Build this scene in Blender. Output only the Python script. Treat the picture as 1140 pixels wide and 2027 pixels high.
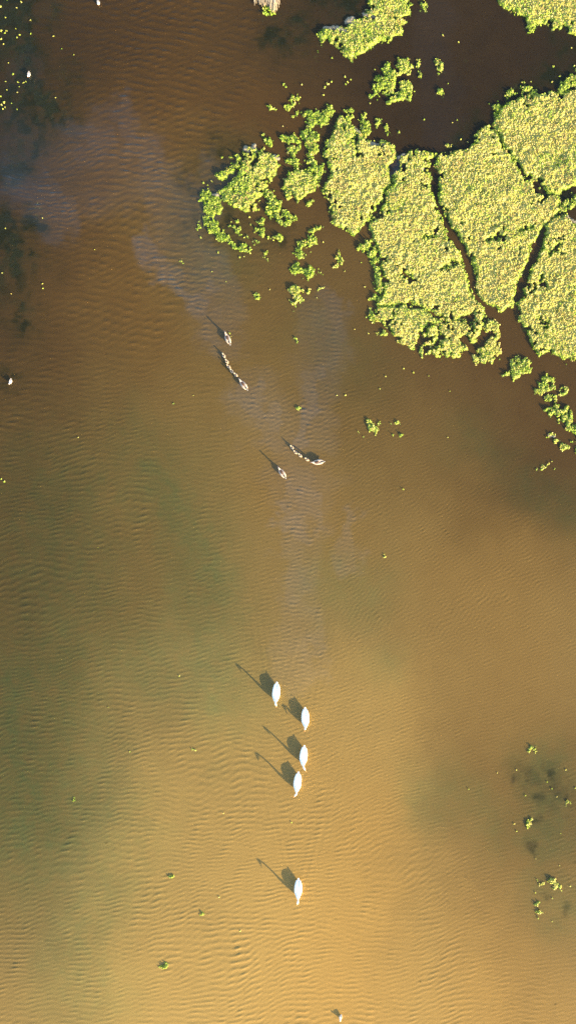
import bpy, math
import numpy as np

for _o in list(bpy.data.objects):
    bpy.data.objects.remove(_o)

# ------------------------------------------------------------------ camera, light, exposure
S = bpy.context.scene
COL = S.collection
PXM = 40.0                                  # photograph pixels per metre on the water
CAM_H = 48.0

def W(px, py):
    return ((px - 570.0) / PXM, (1013.5 - py) / PXM)

cam_d = bpy.data.cameras.new('camera')
cam = bpy.data.objects.new('camera', cam_d)
COL.objects.link(cam)
cam.location = (0, 0, CAM_H)
cam.rotation_euler = (0, 0, 0)
cam_d.sensor_fit = 'AUTO'
cam_d.angle = 2 * math.atan((2027 / 2 / PXM) / CAM_H)
cam_d.clip_start = 0.5
cam_d.clip_end = 2000
S.camera = cam

SUN_EL, SUN_AZ = 16.0, 133.0                # azimuth clockwise from +Y (top of the picture)
world = bpy.data.worlds.new('World')
S.world = world
world.use_nodes = True
wn = world.node_tree
bg = wn.nodes['Background']
sky = wn.nodes.new('ShaderNodeTexSky')
sky.sky_type = 'NISHITA'
sky.sun_disc = False
sky.sun_elevation = math.radians(SUN_EL)
sky.sun_rotation = math.radians(SUN_AZ)
wn.links.new(sky.outputs[0], bg.inputs['Color'])
bg.inputs['Strength'].default_value = 0.15

sun_d = bpy.data.lights.new('sun', 'SUN')
sun = bpy.data.objects.new('sun', sun_d)
COL.objects.link(sun)
sun_d.energy = 5.0
sun_d.angle = math.radians(0.7)
sun_d.color = (1.0, 0.79, 0.44)
sun.location = (40, -40, 30)
sun.rotation_euler = (math.radians(90 - SUN_EL), 0, math.radians(180 - SUN_AZ))

S.view_settings.view_transform = 'Standard'
S.view_settings.look = 'None'
S.view_settings.gamma = 1
S.view_settings.use_curve_mapping = False
S.view_settings.exposure = 2.0
S.cycles.transparent_max_bounces = 16
S.cycles.max_bounces = 6
S.cycles.use_denoising = False           # the denoiser wipes the low ripples away

# ------------------------------------------------------------------ helpers
rng = np.random.default_rng(7)
_lat = np.random.default_rng(11).random((8, 256, 256)).astype(np.float32)

def vnoise(x, y, scale, seed=0):
    """smooth value noise, 0..1"""
    L = _lat[seed % 8]
    u = np.asarray(x) / scale + 37.3 * seed + 1000.0
    v = np.asarray(y) / scale + 71.9 * seed + 1000.0
    i = np.floor(u).astype(np.int64); j = np.floor(v).astype(np.int64)
    fu = (u - i); fv = (v - j)
    fu = fu * fu * fu * (fu * (fu * 6 - 15) + 10); fv = fv * fv * fv * (fv * (fv * 6 - 15) + 10)
    i0 = i & 255; i1 = (i + 1) & 255; j0 = j & 255; j1 = (j + 1) & 255
    a = L[i0, j0]; b = L[i1, j0]; c = L[i0, j1]; d = L[i1, j1]
    return (a + (b - a) * fu) * (1 - fv) + (c + (d - c) * fu) * fv

def fbm(x, y, scale, seed=0, octaves=4):
    s = 0.0; amp = 1.0; tot = 0.0
    for o in range(octaves):
        s = s + amp * vnoise(x, y, scale / (2 ** o), seed + o)
        tot += amp; amp *= 0.55
    return s / tot

def sstep(a, b, x):
    t = np.clip((x - a) / (b - a), 0, 1)
    return t * t * (3 - 2 * t)

def make_mesh(name, verts, faces, mat=None, smooth=True, attrs=None, cols=None):
    """faces: int array (n,3) or (n,4)"""
    verts = np.asarray(verts, dtype=np.float32); faces = np.asarray(faces, dtype=np.int32)
    me = bpy.data.meshes.new(name)
    n, k = faces.shape
    me.vertices.add(len(verts)); me.vertices.foreach_set('co', verts.ravel())
    me.loops.add(n * k); me.loops.foreach_set('vertex_index', faces.ravel())
    me.polygons.add(n)
    me.polygons.foreach_set('loop_start', np.arange(0, n * k, k, dtype=np.int32))
    me.polygons.foreach_set('loop_total', np.full(n, k, dtype=np.int32))
    me.polygons.foreach_set('use_smooth', np.full(n, smooth, dtype=bool))
    me.update(calc_edges=True)
    for an, av in (attrs or {}).items():
        a = me.attributes.new(an, 'FLOAT', 'POINT')
        a.data.foreach_set('value', np.asarray(av, dtype=np.float32))
    for an, av in (cols or {}).items():
        a = me.attributes.new(an, 'FLOAT_COLOR', 'POINT')
        c = np.ones((len(verts), 4), dtype=np.float32); c[:, :3] = av
        a.data.foreach_set('color', c.ravel())
    if mat: me.materials.append(mat)
    return me

def link(name, me, parent=None, loc=(0, 0, 0), rz=0.0, scale=None):
    o = bpy.data.objects.new(name, me)
    COL.objects.link(o)
    o.location = loc; o.rotation_euler = (0, 0, rz)
    if scale: o.scale = (scale,) * 3
    if parent: o.parent = parent
    return o

def tag(o, label=None, cat=None, group=None, kind=None):
    if label: o['label'] = label
    if cat: o['category'] = cat
    if group: o['group'] = group
    if kind: o['kind'] = kind
    return o

def copy_tree(o, parent=None):
    c = o.copy(); COL.objects.link(c); c.parent = parent
    for ch in list(o.children):
        copy_tree(ch, c)
    return c

# ------------------------------------------------------------------ materials
class NT:
    def __init__(self, name):
        self.m = bpy.data.materials.new(name); self.m.use_nodes = True
        self.t = self.m.node_tree; self.t.nodes.clear()
    def n(self, typ, inputs=None, **props):
        nd = self.t.nodes.new(typ)
        for k, v in props.items(): setattr(nd, k, v)
        for k, v in (inputs or {}).items():
            if isinstance(v, bpy.types.NodeSocket): self.t.links.new(v, nd.inputs[k])
            else: nd.inputs[k].default_value = v
        return nd
    def attr(self, name): return self.n('ShaderNodeAttribute', attribute_name=name)
    def math(self, op, a, b=0.0, clamp=False):
        return self.n('ShaderNodeMath', {0: a, 1: b}, operation=op, use_clamp=clamp).outputs[0]
    def mix(self, fac, a, b, blend='MIX'):
        nd = self.n('ShaderNodeMix', data_type='RGBA', blend_type=blend)
        for idx, v in ((0, fac), (6, a), (7, b)):
            if isinstance(v, bpy.types.NodeSocket): self.t.links.new(v, nd.inputs[idx])
            else: nd.inputs[idx].default_value = v
        return nd.outputs[2]
    def noise(self, scale, detail=3.0, rough=0.55, vec=None):
        ins = {'Scale': scale, 'Detail': detail, 'Roughness': rough}
        if vec is not None: ins['Vector'] = vec
        return self.n('ShaderNodeTexNoise', ins).outputs[0]
    def out(self, sh):
        self.n('ShaderNodeOutputMaterial', {'Surface': sh})
        return self.m

def c4(r, g, b): return (r, g, b, 1.0)

def lit_silt_colour(nt):
    """dark peat -> brown silt -> pale sand, with the light gradient and bottom glow painted in; algae tints it green"""
    lit_silt = nt.attr('lit_silt').outputs['Fac']
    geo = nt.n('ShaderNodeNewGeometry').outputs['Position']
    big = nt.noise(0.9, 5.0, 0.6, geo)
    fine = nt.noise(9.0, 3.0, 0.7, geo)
    v = nt.math('ADD', lit_silt, nt.math('MULTIPLY', nt.math('SUBTRACT', big, 0.5), 0.09))
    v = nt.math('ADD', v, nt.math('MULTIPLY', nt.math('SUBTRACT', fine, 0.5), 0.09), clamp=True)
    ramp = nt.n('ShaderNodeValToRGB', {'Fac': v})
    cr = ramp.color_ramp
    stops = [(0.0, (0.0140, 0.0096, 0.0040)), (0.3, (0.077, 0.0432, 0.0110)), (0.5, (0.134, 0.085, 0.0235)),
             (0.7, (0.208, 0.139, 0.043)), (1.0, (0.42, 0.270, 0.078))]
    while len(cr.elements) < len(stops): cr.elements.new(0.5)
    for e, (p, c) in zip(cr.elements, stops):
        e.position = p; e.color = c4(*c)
    alg = nt.math('MULTIPLY', nt.attr('algae').outputs['Fac'],
                  nt.math('SUBTRACT', nt.math('MULTIPLY', nt.noise(1.5, 6.0, 0.72, geo), 2.6), 0.3), clamp=True)
    col = nt.mix(alg, ramp.outputs[0], c4(0.56, 0.97, 1.05), 'MULTIPLY')
    col = nt.mix(nt.attr('warm_tint').outputs['Fac'], col, c4(1.0, 0.90, 0.76), 'MULTIPLY')  # warm tint over broad patches, strongest at the lower right
    # drowned leaf litter and tufts of algae on the bottom
    sp = nt.n('ShaderNodeMapRange', {'Value': nt.noise(4.5, 3.0, 0.6, geo), 'From Min': 0.63, 'From Max': 0.72, 'To Min': 0.0, 'To Max': 0.38}).outputs[0]
    sp = nt.math('MULTIPLY', sp, nt.n('ShaderNodeMapRange', {'Value': nt.noise(0.35, 2.0, 0.5, geo), 'From Min': 0.42, 'From Max': 0.62}).outputs[0])
    col = nt.mix(sp, col, c4(0.030, 0.036, 0.010))
    return col, geo

nt = NT('muddy water')
col, geo = lit_silt_colour(nt)
wcol = nt.mix(nt.attr('weed').outputs['Fac'], col, c4(0.028, 0.030, 0.005))
bump_h = nt.math('ADD', nt.noise(16.0, 2.0, 0.5, nt.n('ShaderNodeMapping', {'Vector': geo, 'Scale': (0.7, 1.5, 1.0)}).outputs[0]),
                 nt.math('MULTIPLY', nt.noise(40.0, 2.0, 0.5, geo), 0.4))
bmp = nt.n('ShaderNodeBump', {'Height': bump_h, 'Strength': 1.0, 'Distance': 0.0016}).outputs[0]
dif = nt.n('ShaderNodeBsdfDiffuse', {'Color': wcol, 'Normal': bmp}).outputs[0]
tr = nt.n('ShaderNodeBsdfTransparent', {'Color': c4(0.93, 0.93, 0.85)}).outputs[0]
clear = nt.attr('clear').outputs['Fac']
body = nt.n('ShaderNodeMixShader', {0: clear, 1: dif, 2: tr}).outputs[0]
gl = nt.n('ShaderNodeBsdfGlossy', {'Color': c4(1, 1, 1), 'Roughness': 0.24, 'Normal': bmp}).outputs[0]
fr = nt.n('ShaderNodeFresnel', {'IOR': 1.33, 'Normal': bmp}).outputs[0]
gfac = nt.math('ADD', nt.math('MULTIPLY', fr, 0.95), nt.math('MULTIPLY', nt.attr('gust').outputs['Fac'], 0.085), clamp=True)
M_WATER = nt.out(nt.n('ShaderNodeMixShader', {0: gfac, 1: body, 2: gl}).outputs[0])

nt = NT('lake bed silt')
col, geo = lit_silt_colour(nt)
wd = nt.math('MULTIPLY', nt.attr('weed').outputs['Fac'], nt.math('ADD', 0.5, nt.noise(3.0, 4.0, 0.6, geo)), clamp=True)
col = nt.mix(wd, col, c4(0.014, 0.022, 0.006))
bmp = nt.n('ShaderNodeBump', {'Height': nt.noise(6.0, 4.0, 0.6, geo), 'Strength': 0.6, 'Distance': 0.02}).outputs[0]
M_BED = nt.out(nt.n('ShaderNodeBsdfDiffuse', {'Color': col, 'Normal': bmp}).outputs[0])

def leaf_mat(name, rough=0.6, transl=0.3):
    nt = NT(name)
    c = nt.attr('tint').outputs['Color']
    geo = nt.n('ShaderNodeNewGeometry').outputs['Position']
    c = nt.mix(nt.math('MULTIPLY', nt.noise(25.0, 2.0, 0.5, geo), 0.5), c, c4(0.75, 0.8, 0.6), 'MULTIPLY')
    d = nt.n('ShaderNodeBsdfDiffuse', {'Color': c}).outputs[0]
    t = nt.n('ShaderNodeBsdfTranslucent', {'Color': c}).outputs[0]
    b = nt.n('ShaderNodeMixShader', {0: transl, 1: d, 2: t}).outputs[0]
    g = nt.n('ShaderNodeBsdfGlossy', {'Color': c4(1, 1, 1), 'Roughness': rough}).outputs[0]
    return nt.out(nt.n('ShaderNodeMixShader', {0: 0.025, 1: b, 2: g}).outputs[0])

M_LEAF = leaf_mat('weed leaves')
M_PAD = leaf_mat('weed cushion', 0.7, 0.12)

def plain(name, rgb, rough=0.6, var=0.25, scale=30.0):
    nt = NT(name)
    tc = nt.n('ShaderNodeTexCoord').outputs['Object']
    n = nt.noise(scale, 3.0, 0.6, tc)
    dark = c4(*(v * (1 - var) for v in rgb))
    c = nt.mix(n, dark, c4(*rgb))
    b = nt.n('ShaderNodeBump', {'Height': n, 'Strength': 0.3, 'Distance': 0.01}).outputs[0]
    p = nt.n('ShaderNodeBsdfPrincipled', {'Base Color': c, 'Roughness': rough, 'Normal': b})
    return nt.out(p.outputs[0])

M_WHITE = plain('white plumage', (0.80, 0.79, 0.76), 0.7, 0.06)
M_ORANGE = plain('orange bill', (0.55, 0.20, 0.05), 0.4)
M_BLACK = plain('black skin', (0.02, 0.02, 0.02), 0.4)
M_BUFF = plain('pinkish buff plumage', (0.36, 0.275, 0.23), 0.7, 0.3)
M_CREAM = plain('cream plumage', (0.42, 0.345, 0.28), 0.7, 0.3)
M_BROWN = plain('chestnut brown plumage', (0.085, 0.042, 0.022), 0.7, 0.3)
M_DARK = plain('dark flight feathers', (0.05, 0.05, 0.06), 0.6, 0.3)
M_GREY = plain('grey plumage', (0.26, 0.25, 0.26), 0.7, 0.2)
M_PINK = plain('pink bill', (0.45, 0.22, 0.18), 0.5)
M_DOWN = plain('buff down', (0.38, 0.30, 0.21), 0.8, 0.3)
M_STRAW = plain('dry straw', (0.52, 0.42, 0.29), 0.7, 0.3)
M_SCUM = plain('pale dried scum', (0.25, 0.215, 0.15), 1.0, 0.4, 7.0)
M_SUBWEED = plain('dark submerged weed', (0.022, 0.034, 0.008), 0.6, 0.5, 4.0)

# ------------------------------------------------------------------ fields over the lake (sampled at pixels of the photograph, in metres)
def field(x, y, samples, sigma):
    """normalised Gaussian blend of scattered samples (px, py, value)"""
    num = np.zeros_like(x); den = np.full_like(x, 1e-12)
    for s in samples:
        sx, sy = W(s[0], s[1])
        w = np.exp(-((x - sx) ** 2 + (y - sy) ** 2) / (2 * sigma * sigma)) + 1e-9
        num += w * s[2]; den += w
    return num / den

def blobs(x, y, items, p=1.0):
    """sum of soft capsules (x0,y0,x1,y1,r,strength)"""
    f = np.zeros_like(x)
    for (x0, y0, x1, y1, r, k) in items:
        ax, ay = W(x0, y0); bx, by = W(x1, y1); r = r / PXM
        dx, dy = bx - ax, by - ay; L2 = dx * dx + dy * dy + 1e-9
        t = np.clip(((x - ax) * dx + (y - ay) * dy) / L2, 0, 1)
        d2 = (x - ax - t * dx) ** 2 + (y - ay - t * dy) ** 2
        f = np.maximum(f, k * np.exp(-(d2 / (r * r)) ** p))
    return f

# light gradient and bottom glow, painted into the sediment tone, red channel of the photograph's open water
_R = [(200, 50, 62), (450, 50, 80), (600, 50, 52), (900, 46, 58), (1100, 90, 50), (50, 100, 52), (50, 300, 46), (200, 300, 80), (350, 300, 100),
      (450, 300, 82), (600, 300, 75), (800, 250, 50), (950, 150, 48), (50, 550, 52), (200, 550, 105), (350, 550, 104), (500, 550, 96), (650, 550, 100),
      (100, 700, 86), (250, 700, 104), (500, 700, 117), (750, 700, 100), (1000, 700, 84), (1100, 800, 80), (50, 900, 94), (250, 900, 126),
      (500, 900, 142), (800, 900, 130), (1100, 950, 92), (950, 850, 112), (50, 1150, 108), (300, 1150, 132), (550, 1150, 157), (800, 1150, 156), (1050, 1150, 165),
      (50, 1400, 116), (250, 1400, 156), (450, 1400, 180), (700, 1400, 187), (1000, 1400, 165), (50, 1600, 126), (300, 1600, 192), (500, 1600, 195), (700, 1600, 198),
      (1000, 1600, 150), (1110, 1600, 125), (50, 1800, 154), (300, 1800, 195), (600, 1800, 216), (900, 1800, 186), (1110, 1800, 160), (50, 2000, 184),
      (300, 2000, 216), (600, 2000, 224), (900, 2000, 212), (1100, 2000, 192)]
LIT_SILT = [(a, b, (r - 45 + (16 if 200 < b < 800 and 150 < a < 700 else 12 if b < 200 and 150 < a < 560 else 6 if b < 960 else 0)) / 175.0) for a, b, r in _R]
ALGAE = [(90, 1000, 90, 1650, 180, .58), (350, 1060, 430, 1380, 100, .45), (180, 1300, 300, 1300, 120, .45), (230, 900, 330, 950, 90, .35), (100, 1750, 160, 1950, 110, .3), (50, 1150, 100, 1350, 70, .55), (290, 960, 420, 1150, 60, .6), (20, 1350, 40, 1650, 90, .75), (120, 1560, 160, 1620, 60, .5), (650, 1150, 720, 1180, 70, .3),
         (760, 1310, 770, 1320, 50, .25), (1080, 1520, 1090, 1640, 70, .6), (930, 880, 1000, 920, 60, .35), (370, 1340, 380, 1360, 60, .35), (450, 340, 430, 520, 70, .4),
         (1060, 950, 1130, 1000, 60, .5), (850, 1560, 880, 1600, 60, .3), (60, 900, 40, 1050, 80, .45), (200, 1750, 120, 1900, 80, .35), (620, 640, 700, 720, 70, .25),
         (250, 850, 300, 900, 60, .35), (900, 1560, 980, 1640, 60, .35), (1080, 1760, 1110, 1800, 60, .4)]
WARM_TINT = [(300, 60, 330, 200, 170, .5), (250, 560, 280, 680, 90, .7), (1000, 1150, 1020, 2000, 230, .9), (750, 1650, 700, 2000, 200, .7), (560, 960, 700, 1100, 90, .5), (600, 250, 500, 220, 60, .6)]
WEED = [(20, 120, 60, 260, 75, .55), (5, 520, 30, 600, 60, .5), (20, 20, 20, 120, 55, 1), (90, 40, 105, 20, 26, .6), (60, 190, 110, 230, 42, .95), (20, 220, 30, 300, 55, .95), (125, 130, 130, 210, 20, .7), (60, 320, 40, 300, 30, .5),
        (10, 450, 15, 590, 38, 1), (40, 500, 35, 580, 22, .8), (80, 412, 84, 440, 14, .9), (78, 450, 74, 460, 16, .6), (70, 510, 68, 525, 14, .7), (60, 610, 55, 625, 20, .6),
        (20, 660, 60, 640, 30, .35), (15, 760, 20, 740, 40, .35), (590, 50, 560, 80, 42, .75), (545, 40, 520, 25, 25, .5), (640, 30, 700, 10, 40, .6), (1100, 140, 1000, 175, 26, .7),
        (1120, 90, 1130, 120, 40, .6), (480, 440, 430, 450, 45, .45), (540, 470, 560, 440, 30, .35), (1050, 1530, 1110, 1580, 46, .14), (1090, 1550, 1094, 1545, 10, 0.40), (1068, 1580, 1062, 1586, 9, 0.35), (1098, 1562, 1102, 1570, 10, 0.35), (1021, 1540, 1019, 1548, 9, 0.30), (1058, 1524, 1050, 1550, 9, 0.25), (1052, 1625, 1062, 1614, 8, 0.35), (1056, 1670, 1064, 1660, 9, 0.30), (1126, 1584, 1130, 1578, 9, 0.30), (1130, 1696, 1130, 1700, 8, 0.25), (1108, 1810, 1100, 1826, 9, 0.20), (1040, 1555, 1046, 1552, 8, 0.25), (1080, 1740, 1090, 1745, 12, 0.15), (1066, 1780, 1066, 1790, 9, 0.20),
        (430, 290, 400, 380, 26, .4), (960, 240, 900, 290, 18, .5), (640, 260, 640, 340, 12, .4), (1090, 400, 1120, 400, 20, .7), (860, 330, 930, 540, 8, .6)]
GUST = [(60, 330, 260, 330, 100, .28), (300, 300, 440, 640, 52, .4), (500, 780, 600, 960, 60, .3), (600, 1000, 590, 1330, 45, .25), (640, 640, 610, 880, 46, .3), (235, 225, 320, 420, 36, .42), (30, 350, 110, 420, 50, .45), (290, 480, 400, 600, 26, .7), (400, 610, 430, 660, 24, .5), (150, 260, 200, 300, 30, .4), (430, 340, 380, 480, 30, .35),
        (490, 770, 545, 850, 22, .6), (515, 860, 600, 960, 26, .45), (625, 740, 600, 890, 18, .6), (590, 985, 600, 1040, 30, .65), (560, 1030, 565, 1020, 20, .6), (575, 1080, 590, 1180, 28, .4),
        (660, 600, 620, 780, 24, .4), (860, 20, 870, 250, 40, .08), (700, 1020, 690, 1130, 20, .35), (610, 1200, 620, 1330, 20, .3), (60, 110, 40, 170, 30, .12), (780, 330, 770, 350, 12, .5),
        (330, 300, 250, 260, 20, .4)]
# wave systems: (wavelength min, max, mean heading from +Y in degrees, spread, slope rms)
SYS = [(.27, .42, 12, 13, .115), (.19, .30, -3, 11, .090), (.13, .20, -42, 15, .125), (.13, .23, -8, 22, .125), (.15, .26, 14, 20, .27)]
_WAVE = [(250, 100, .8, 0, 0, 0), (450, 100, .7, 0, 0, 0), (600, 100, .1, 0, 0, .1), (850, 100, 0, 0, .05, .05), (1050, 100, 0, 0, .05, .05), (50, 150, .15, 0, 0, .1), (300, 300, 1.1, 0, 0, 0),
         (470, 300, .3, 0, 0, .1), (700, 250, 0, 0, .05, .05), (100, 450, .5, 0, 0, .4), (350, 440, 1.0, 0, 0, 0), (250, 600, .8, 0, 0, 0), (40, 560, .15, 0, 0, .1), (430, 600, .5, 0, .3, 0),
         (520, 600, 0, 0, .35, 0), (650, 600, 0, 0, .15, 0), (850, 750, 0, 0, .2, .08), (1050, 850, 0, 0, .07, .05), (150, 800, .5, .5, 0, 0), (400, 800, 0, .45, 0, .3), (560, 780, 0, 0, 0, .6),
         (620, 880, 0, .1, 0, .8), (750, 900, 0, 0, .6, .15), (900, 930, 0, 0, .4, .1), (150, 1000, 0, .95, 0, 0), (350, 1000, 0, .7, 0, .1), (590, 1030, 0, 0, 0, .9), (450, 1150, 0, .6, 0, .3), (700, 1150, 0, 0, .6, .1),
         (850, 1100, 0, 0, .55, .1), (1050, 1100, 0, 0, .4, .1), (150, 1250, 0, .85, 0, 0), (350, 1300, 0, .8, 0, 0), (550, 1280, 0, 0, 0, .8), (750, 1260, 0, 0, .55, .15), (950, 1300, 0, 0, .25, .25),
         (150, 1500, 0, .9, 0, 0), (400, 1500, 0, 1.05, 0, 0), (620, 1450, 0, .35, 0, .55), (800, 1450, 0, 0, .15, .6), (1050, 1500, 0, 0, .05, .3), (150, 1700, 0, .8, 0, 0), (350, 1700, 0, 1.05, 0, 0),
         (550, 1700, 0, 1.0, 0, 0), (750, 1750, 0, .65, 0, .4), (1000, 1750, 0, .1, 0, .4), (200, 1950, 0, .95, 0, 0), (500, 1950, 0, 1.05, 0, 0), (800, 1950, 0, .85, 0, .1), (1050, 1950, 0, .4, 0, .4)]

def dense_axis(lo, hi, step, far):
    a = np.arange(lo, hi + step / 2, step)
    ext, d = [], step
    p = hi
    while p < far:
        d *= 1.6; p += d; ext.append(p)
    e = np.array(ext)
    return np.concatenate([(lo - (e - hi))[::-1], a, e])

def grid_faces(nx, ny):
    i = np.arange(nx - 1)[:, None]; j = np.arange(ny - 1)[None, :]
    a = i * ny + j
    return np.stack([a, a + ny, a + ny + 1, a + 1], -1).reshape(-1, 4)

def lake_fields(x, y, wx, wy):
    lit_silt = field(wx, wy, LIT_SILT, 2.6)  # sediment tone that also carries painted light, brightening towards the bottom
    algae = blobs(wx, wy, ALGAE)
    weed = blobs(wx, wy, WEED)
    n = fbm(x, y, 1.1, 3)
    weed = np.clip(weed * (0.45 + 1.1 * sstep(.36, .62, n)) * (.45 + .9 * sstep(.36, .62, fbm(x, y, .34, 6))), 0, 1)
    return lit_silt, algae, weed, blobs(wx, wy, WARM_TINT)

# ---- lake bed
ax = dense_axis(-17, 17, .2, 700); ay = dense_axis(-28, 28, .2, 700)
bx, by = [a.ravel() for a in np.meshgrid(ax, ay, indexing='ij')]
wx = bx + (fbm(bx, by, 2.5, 1) - .5) * 2.2; wy = by + (fbm(bx, by, 2.5, 5) - .5) * 2.2
lit_silt, algae, weed, warm_tint = lake_fields(bx, by, wx, wy)
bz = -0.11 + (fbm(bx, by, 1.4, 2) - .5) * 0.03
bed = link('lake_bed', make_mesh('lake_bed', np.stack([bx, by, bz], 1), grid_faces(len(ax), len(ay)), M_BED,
                                 attrs={'lit_silt': lit_silt, 'algae': algae, 'warm_tint': warm_tint, 'weed': weed}))
tag(bed, kind='structure')

# ---- water sheet with its ripples as real relief
ax = dense_axis(-15.2, 15.2, .058, 700); ay = dense_axis(-26.3, 26.3, .041, 700)
x, y = [a.ravel() for a in np.meshgrid(ax, ay, indexing='ij')]
wx = x + (fbm(x, y, 2.5, 1) - .5) * 2.2; wy = y + (fbm(x, y, 2.5, 5) - .5) * 2.2
lit_silt, algae, weed, warm_tint = lake_fields(x, y, wx, wy)
gust = blobs(x + (fbm(x, y, 1.2, 4) - .5) * 2.2, y + (fbm(x, y, 1.2, 6) - .5) * 2.2, GUST, 2.2) * (.45 + .9 * fbm(x * .7, y * 1.3, 1.5, 2))
inside = sstep(15.2, 14.6, np.abs(x)) * sstep(26.3, 25.7, np.abs(y))
z = np.zeros_like(x)
u = x + (vnoise(x, y, 4.0, 2) - .5) * 1.0 + (vnoise(x, y, 1.2, 3) - .5) * .12
v = y + (vnoise(x, y, 4.5, 6) - .5) * 1.0 + (vnoise(x, y, 1.5, 7) - .5) * .16
sig = 2.3
wsum = np.full_like(x, 1e-9); amps = [np.zeros_like(x) for _ in SYS]
for s in _WAVE:
    sx, sy = W(s[0], s[1])
    w = np.exp(-((wx - sx) ** 2 + (wy - sy) ** 2) / (2 * sig * sig))
    wsum += w
    for k in range(4):
        if s[2 + k]: amps[k] += w * s[2 + k]
amps[4] = gust * 1.1 * wsum
wr = np.random.default_rng(3)
for k, (l0, l1, head, spread, slope) in enumerate(SYS):
    N = 15
    h = np.zeros_like(x)
    for q in range(N):
        lam = l0 * (l1 / l0) ** wr.random()
        th = math.radians(head + wr.normal() * spread)
        kk = 2 * math.pi / lam
        h += np.cos(kk * (u * math.sin(th) + v * math.cos(th)) + wr.random() * 6.283) / kk
    hr = h / (h.std() + 1e-9)
    h = (hr + .22 * (hr * hr - 1)) * h.std()            # peaked crests, broad troughs
    z += h * (slope * 1.12 * math.sqrt(2.0 / N)) * amps[k] / wsum
patch = 0.55 + 0.9 * fbm(x, y, 2.2, 5, 2)
z *= patch * inside * (1 + .25 * gust)
# round wavelets spreading from the swimming birds
for (px, py, r0, amp) in ((545, 1385, 1.6, .7), (604, 1435, 1.6, .6), (600, 1512, 1.6, .6), (588, 1563, 1.8, .6), (590, 1775, 1.8, .6), (558, 940, 1.0, .6), (630, 915, 1.3, .8), (481, 765, 1.0, .5), (450, 675, 1.0, .4)):
    cx, cy = W(px, py)
    d = np.hypot(x - cx, y - cy)
    m = d < r0 * 3
    dd = d[m]
    z[m] += .0011 * amp * np.cos(dd * 2 * math.pi / .23) * np.exp(-dd / r0) * sstep(.1, .4, dd)
# V-shaped wakes: (pixel, heading in pixels, length m, wavelength, strength)
for (px, py, hx, hy, L, lam, amp) in ((545, 1368, -3, 40, 3.5, .26, .9), (604, 1420, 1, 40, 3.5, .26, .8), (600, 1495, -3, 40, 3.0, .26, .8), (588, 1548, -4, 40, 3.0, .26, .8), (590, 1757, -1, 40, 4.5, .28, 1.0),
                                      (451, 672, -10, -24, 3.0, .2, .7), (482, 764, -14, -18, 4.0, .2, 1.0), (628, 915, -22, 2, 2.5, .2, .9), (558, 937, -13, -19, 3.5, .2, .9), (455, 728, -8, -11, 2.0, .16, .5), (590, 897, -8, -8, 2.0, .16, .5)):
    cx, cy = W(px, py); nn = math.hypot(hx, hy); fx, fy = hx / nn, -hy / nn
    xi = -((x - cx) * fx + (y - cy) * fy); eta = np.abs((x - cx) * -fy + (y - cy) * fx)
    m = (xi > -.3) & (xi < 3 * L) & (eta < 2.5 * L)
    a, b = xi[m] + .25, eta[m]
    arm = b - .36 * a
    env = np.exp(-(arm / (.16 + .12 * a)) ** 2) * np.exp(-a / L) * sstep(0, .3, a)
    z[m] += .0032 * amp * np.cos(2 * math.pi / lam * (arm * .82 + .12 * a)) * env
clear = np.clip(.42 + .32 * weed, 0, 1)
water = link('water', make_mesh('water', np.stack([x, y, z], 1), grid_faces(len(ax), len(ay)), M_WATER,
                                attrs={'lit_silt': lit_silt, 'algae': algae, 'warm_tint': warm_tint, 'weed': weed * .75, 'gust': gust, 'clear': clear}))
tag(water, kind='structure')

# ------------------------------------------------------------------ floating weed
PALE = np.array([[.47, .43, .105], [.53, .47, .18], [.42, .42, .06], [.50, .41, .12]])
LIME = np.array([[.30, .40, .028], [.235, .37, .016], [.38, .43, .055], [.18, .31, .010]])
DEEP = np.array([[.06, .115, .006], [.09, .15, .008], [.045, .085, .005]])

def leaf_soup(P, size, tilt, tint, r, lean=.5):
    """one folded two-triangle leaf at each point of P"""
    n = len(P)
    az = r.random(n) * 2 * math.pi
    L = size * (0.65 + .7 * r.random(n)); Wd = L * (0.30 + .18 * r.random(n))
    f = np.stack([np.cos(az), np.sin(az), np.zeros(n)], 1)
    s = np.stack([-np.sin(az), np.cos(az), np.zeros(n)], 1)
    t = tilt * (r.random(n) * 1.5 - .35)
    up = np.array([0, 0, 1.0])
    f2 = f * np.cos(t)[:, None] + up * np.sin(t)[:, None]
    nrm = np.cross(f2, s)
    fold = (0.25 * Wd)[:, None] * nrm
    base = P - f2 * (L * .4)[:, None]
    mid = P + f2 * (L * .05)[:, None]
    v0 = base; v1 = mid + s * Wd[:, None] + fold; v2 = P + f2 * (L * .6)[:, None]; v3 = mid - s * Wd[:, None] + fold
    V = np.stack([v0, v1, v2, v3], 1)
    a = math.radians(SUN_AZ)                # leaves lean their faces towards the sun, as living leaves do
    D = V - P[:, None, :]
    V[:, :, 2] -= lean * (D[:, :, 0] * math.sin(a) + D[:, :, 1] * math.cos(a))
    V = V.reshape(-1, 3)
    b = np.arange(n)[:, None] * 4
    F = np.concatenate([b + [0, 1, 2], b + [0, 2, 3]], 1).reshape(-1, 3)
    return V, F, np.repeat(tint, 4, 0)

def pick(pal, n, r): return pal[r.integers(0, len(pal), n)] * (0.85 + .3 * r.random((n, 1)))

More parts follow.
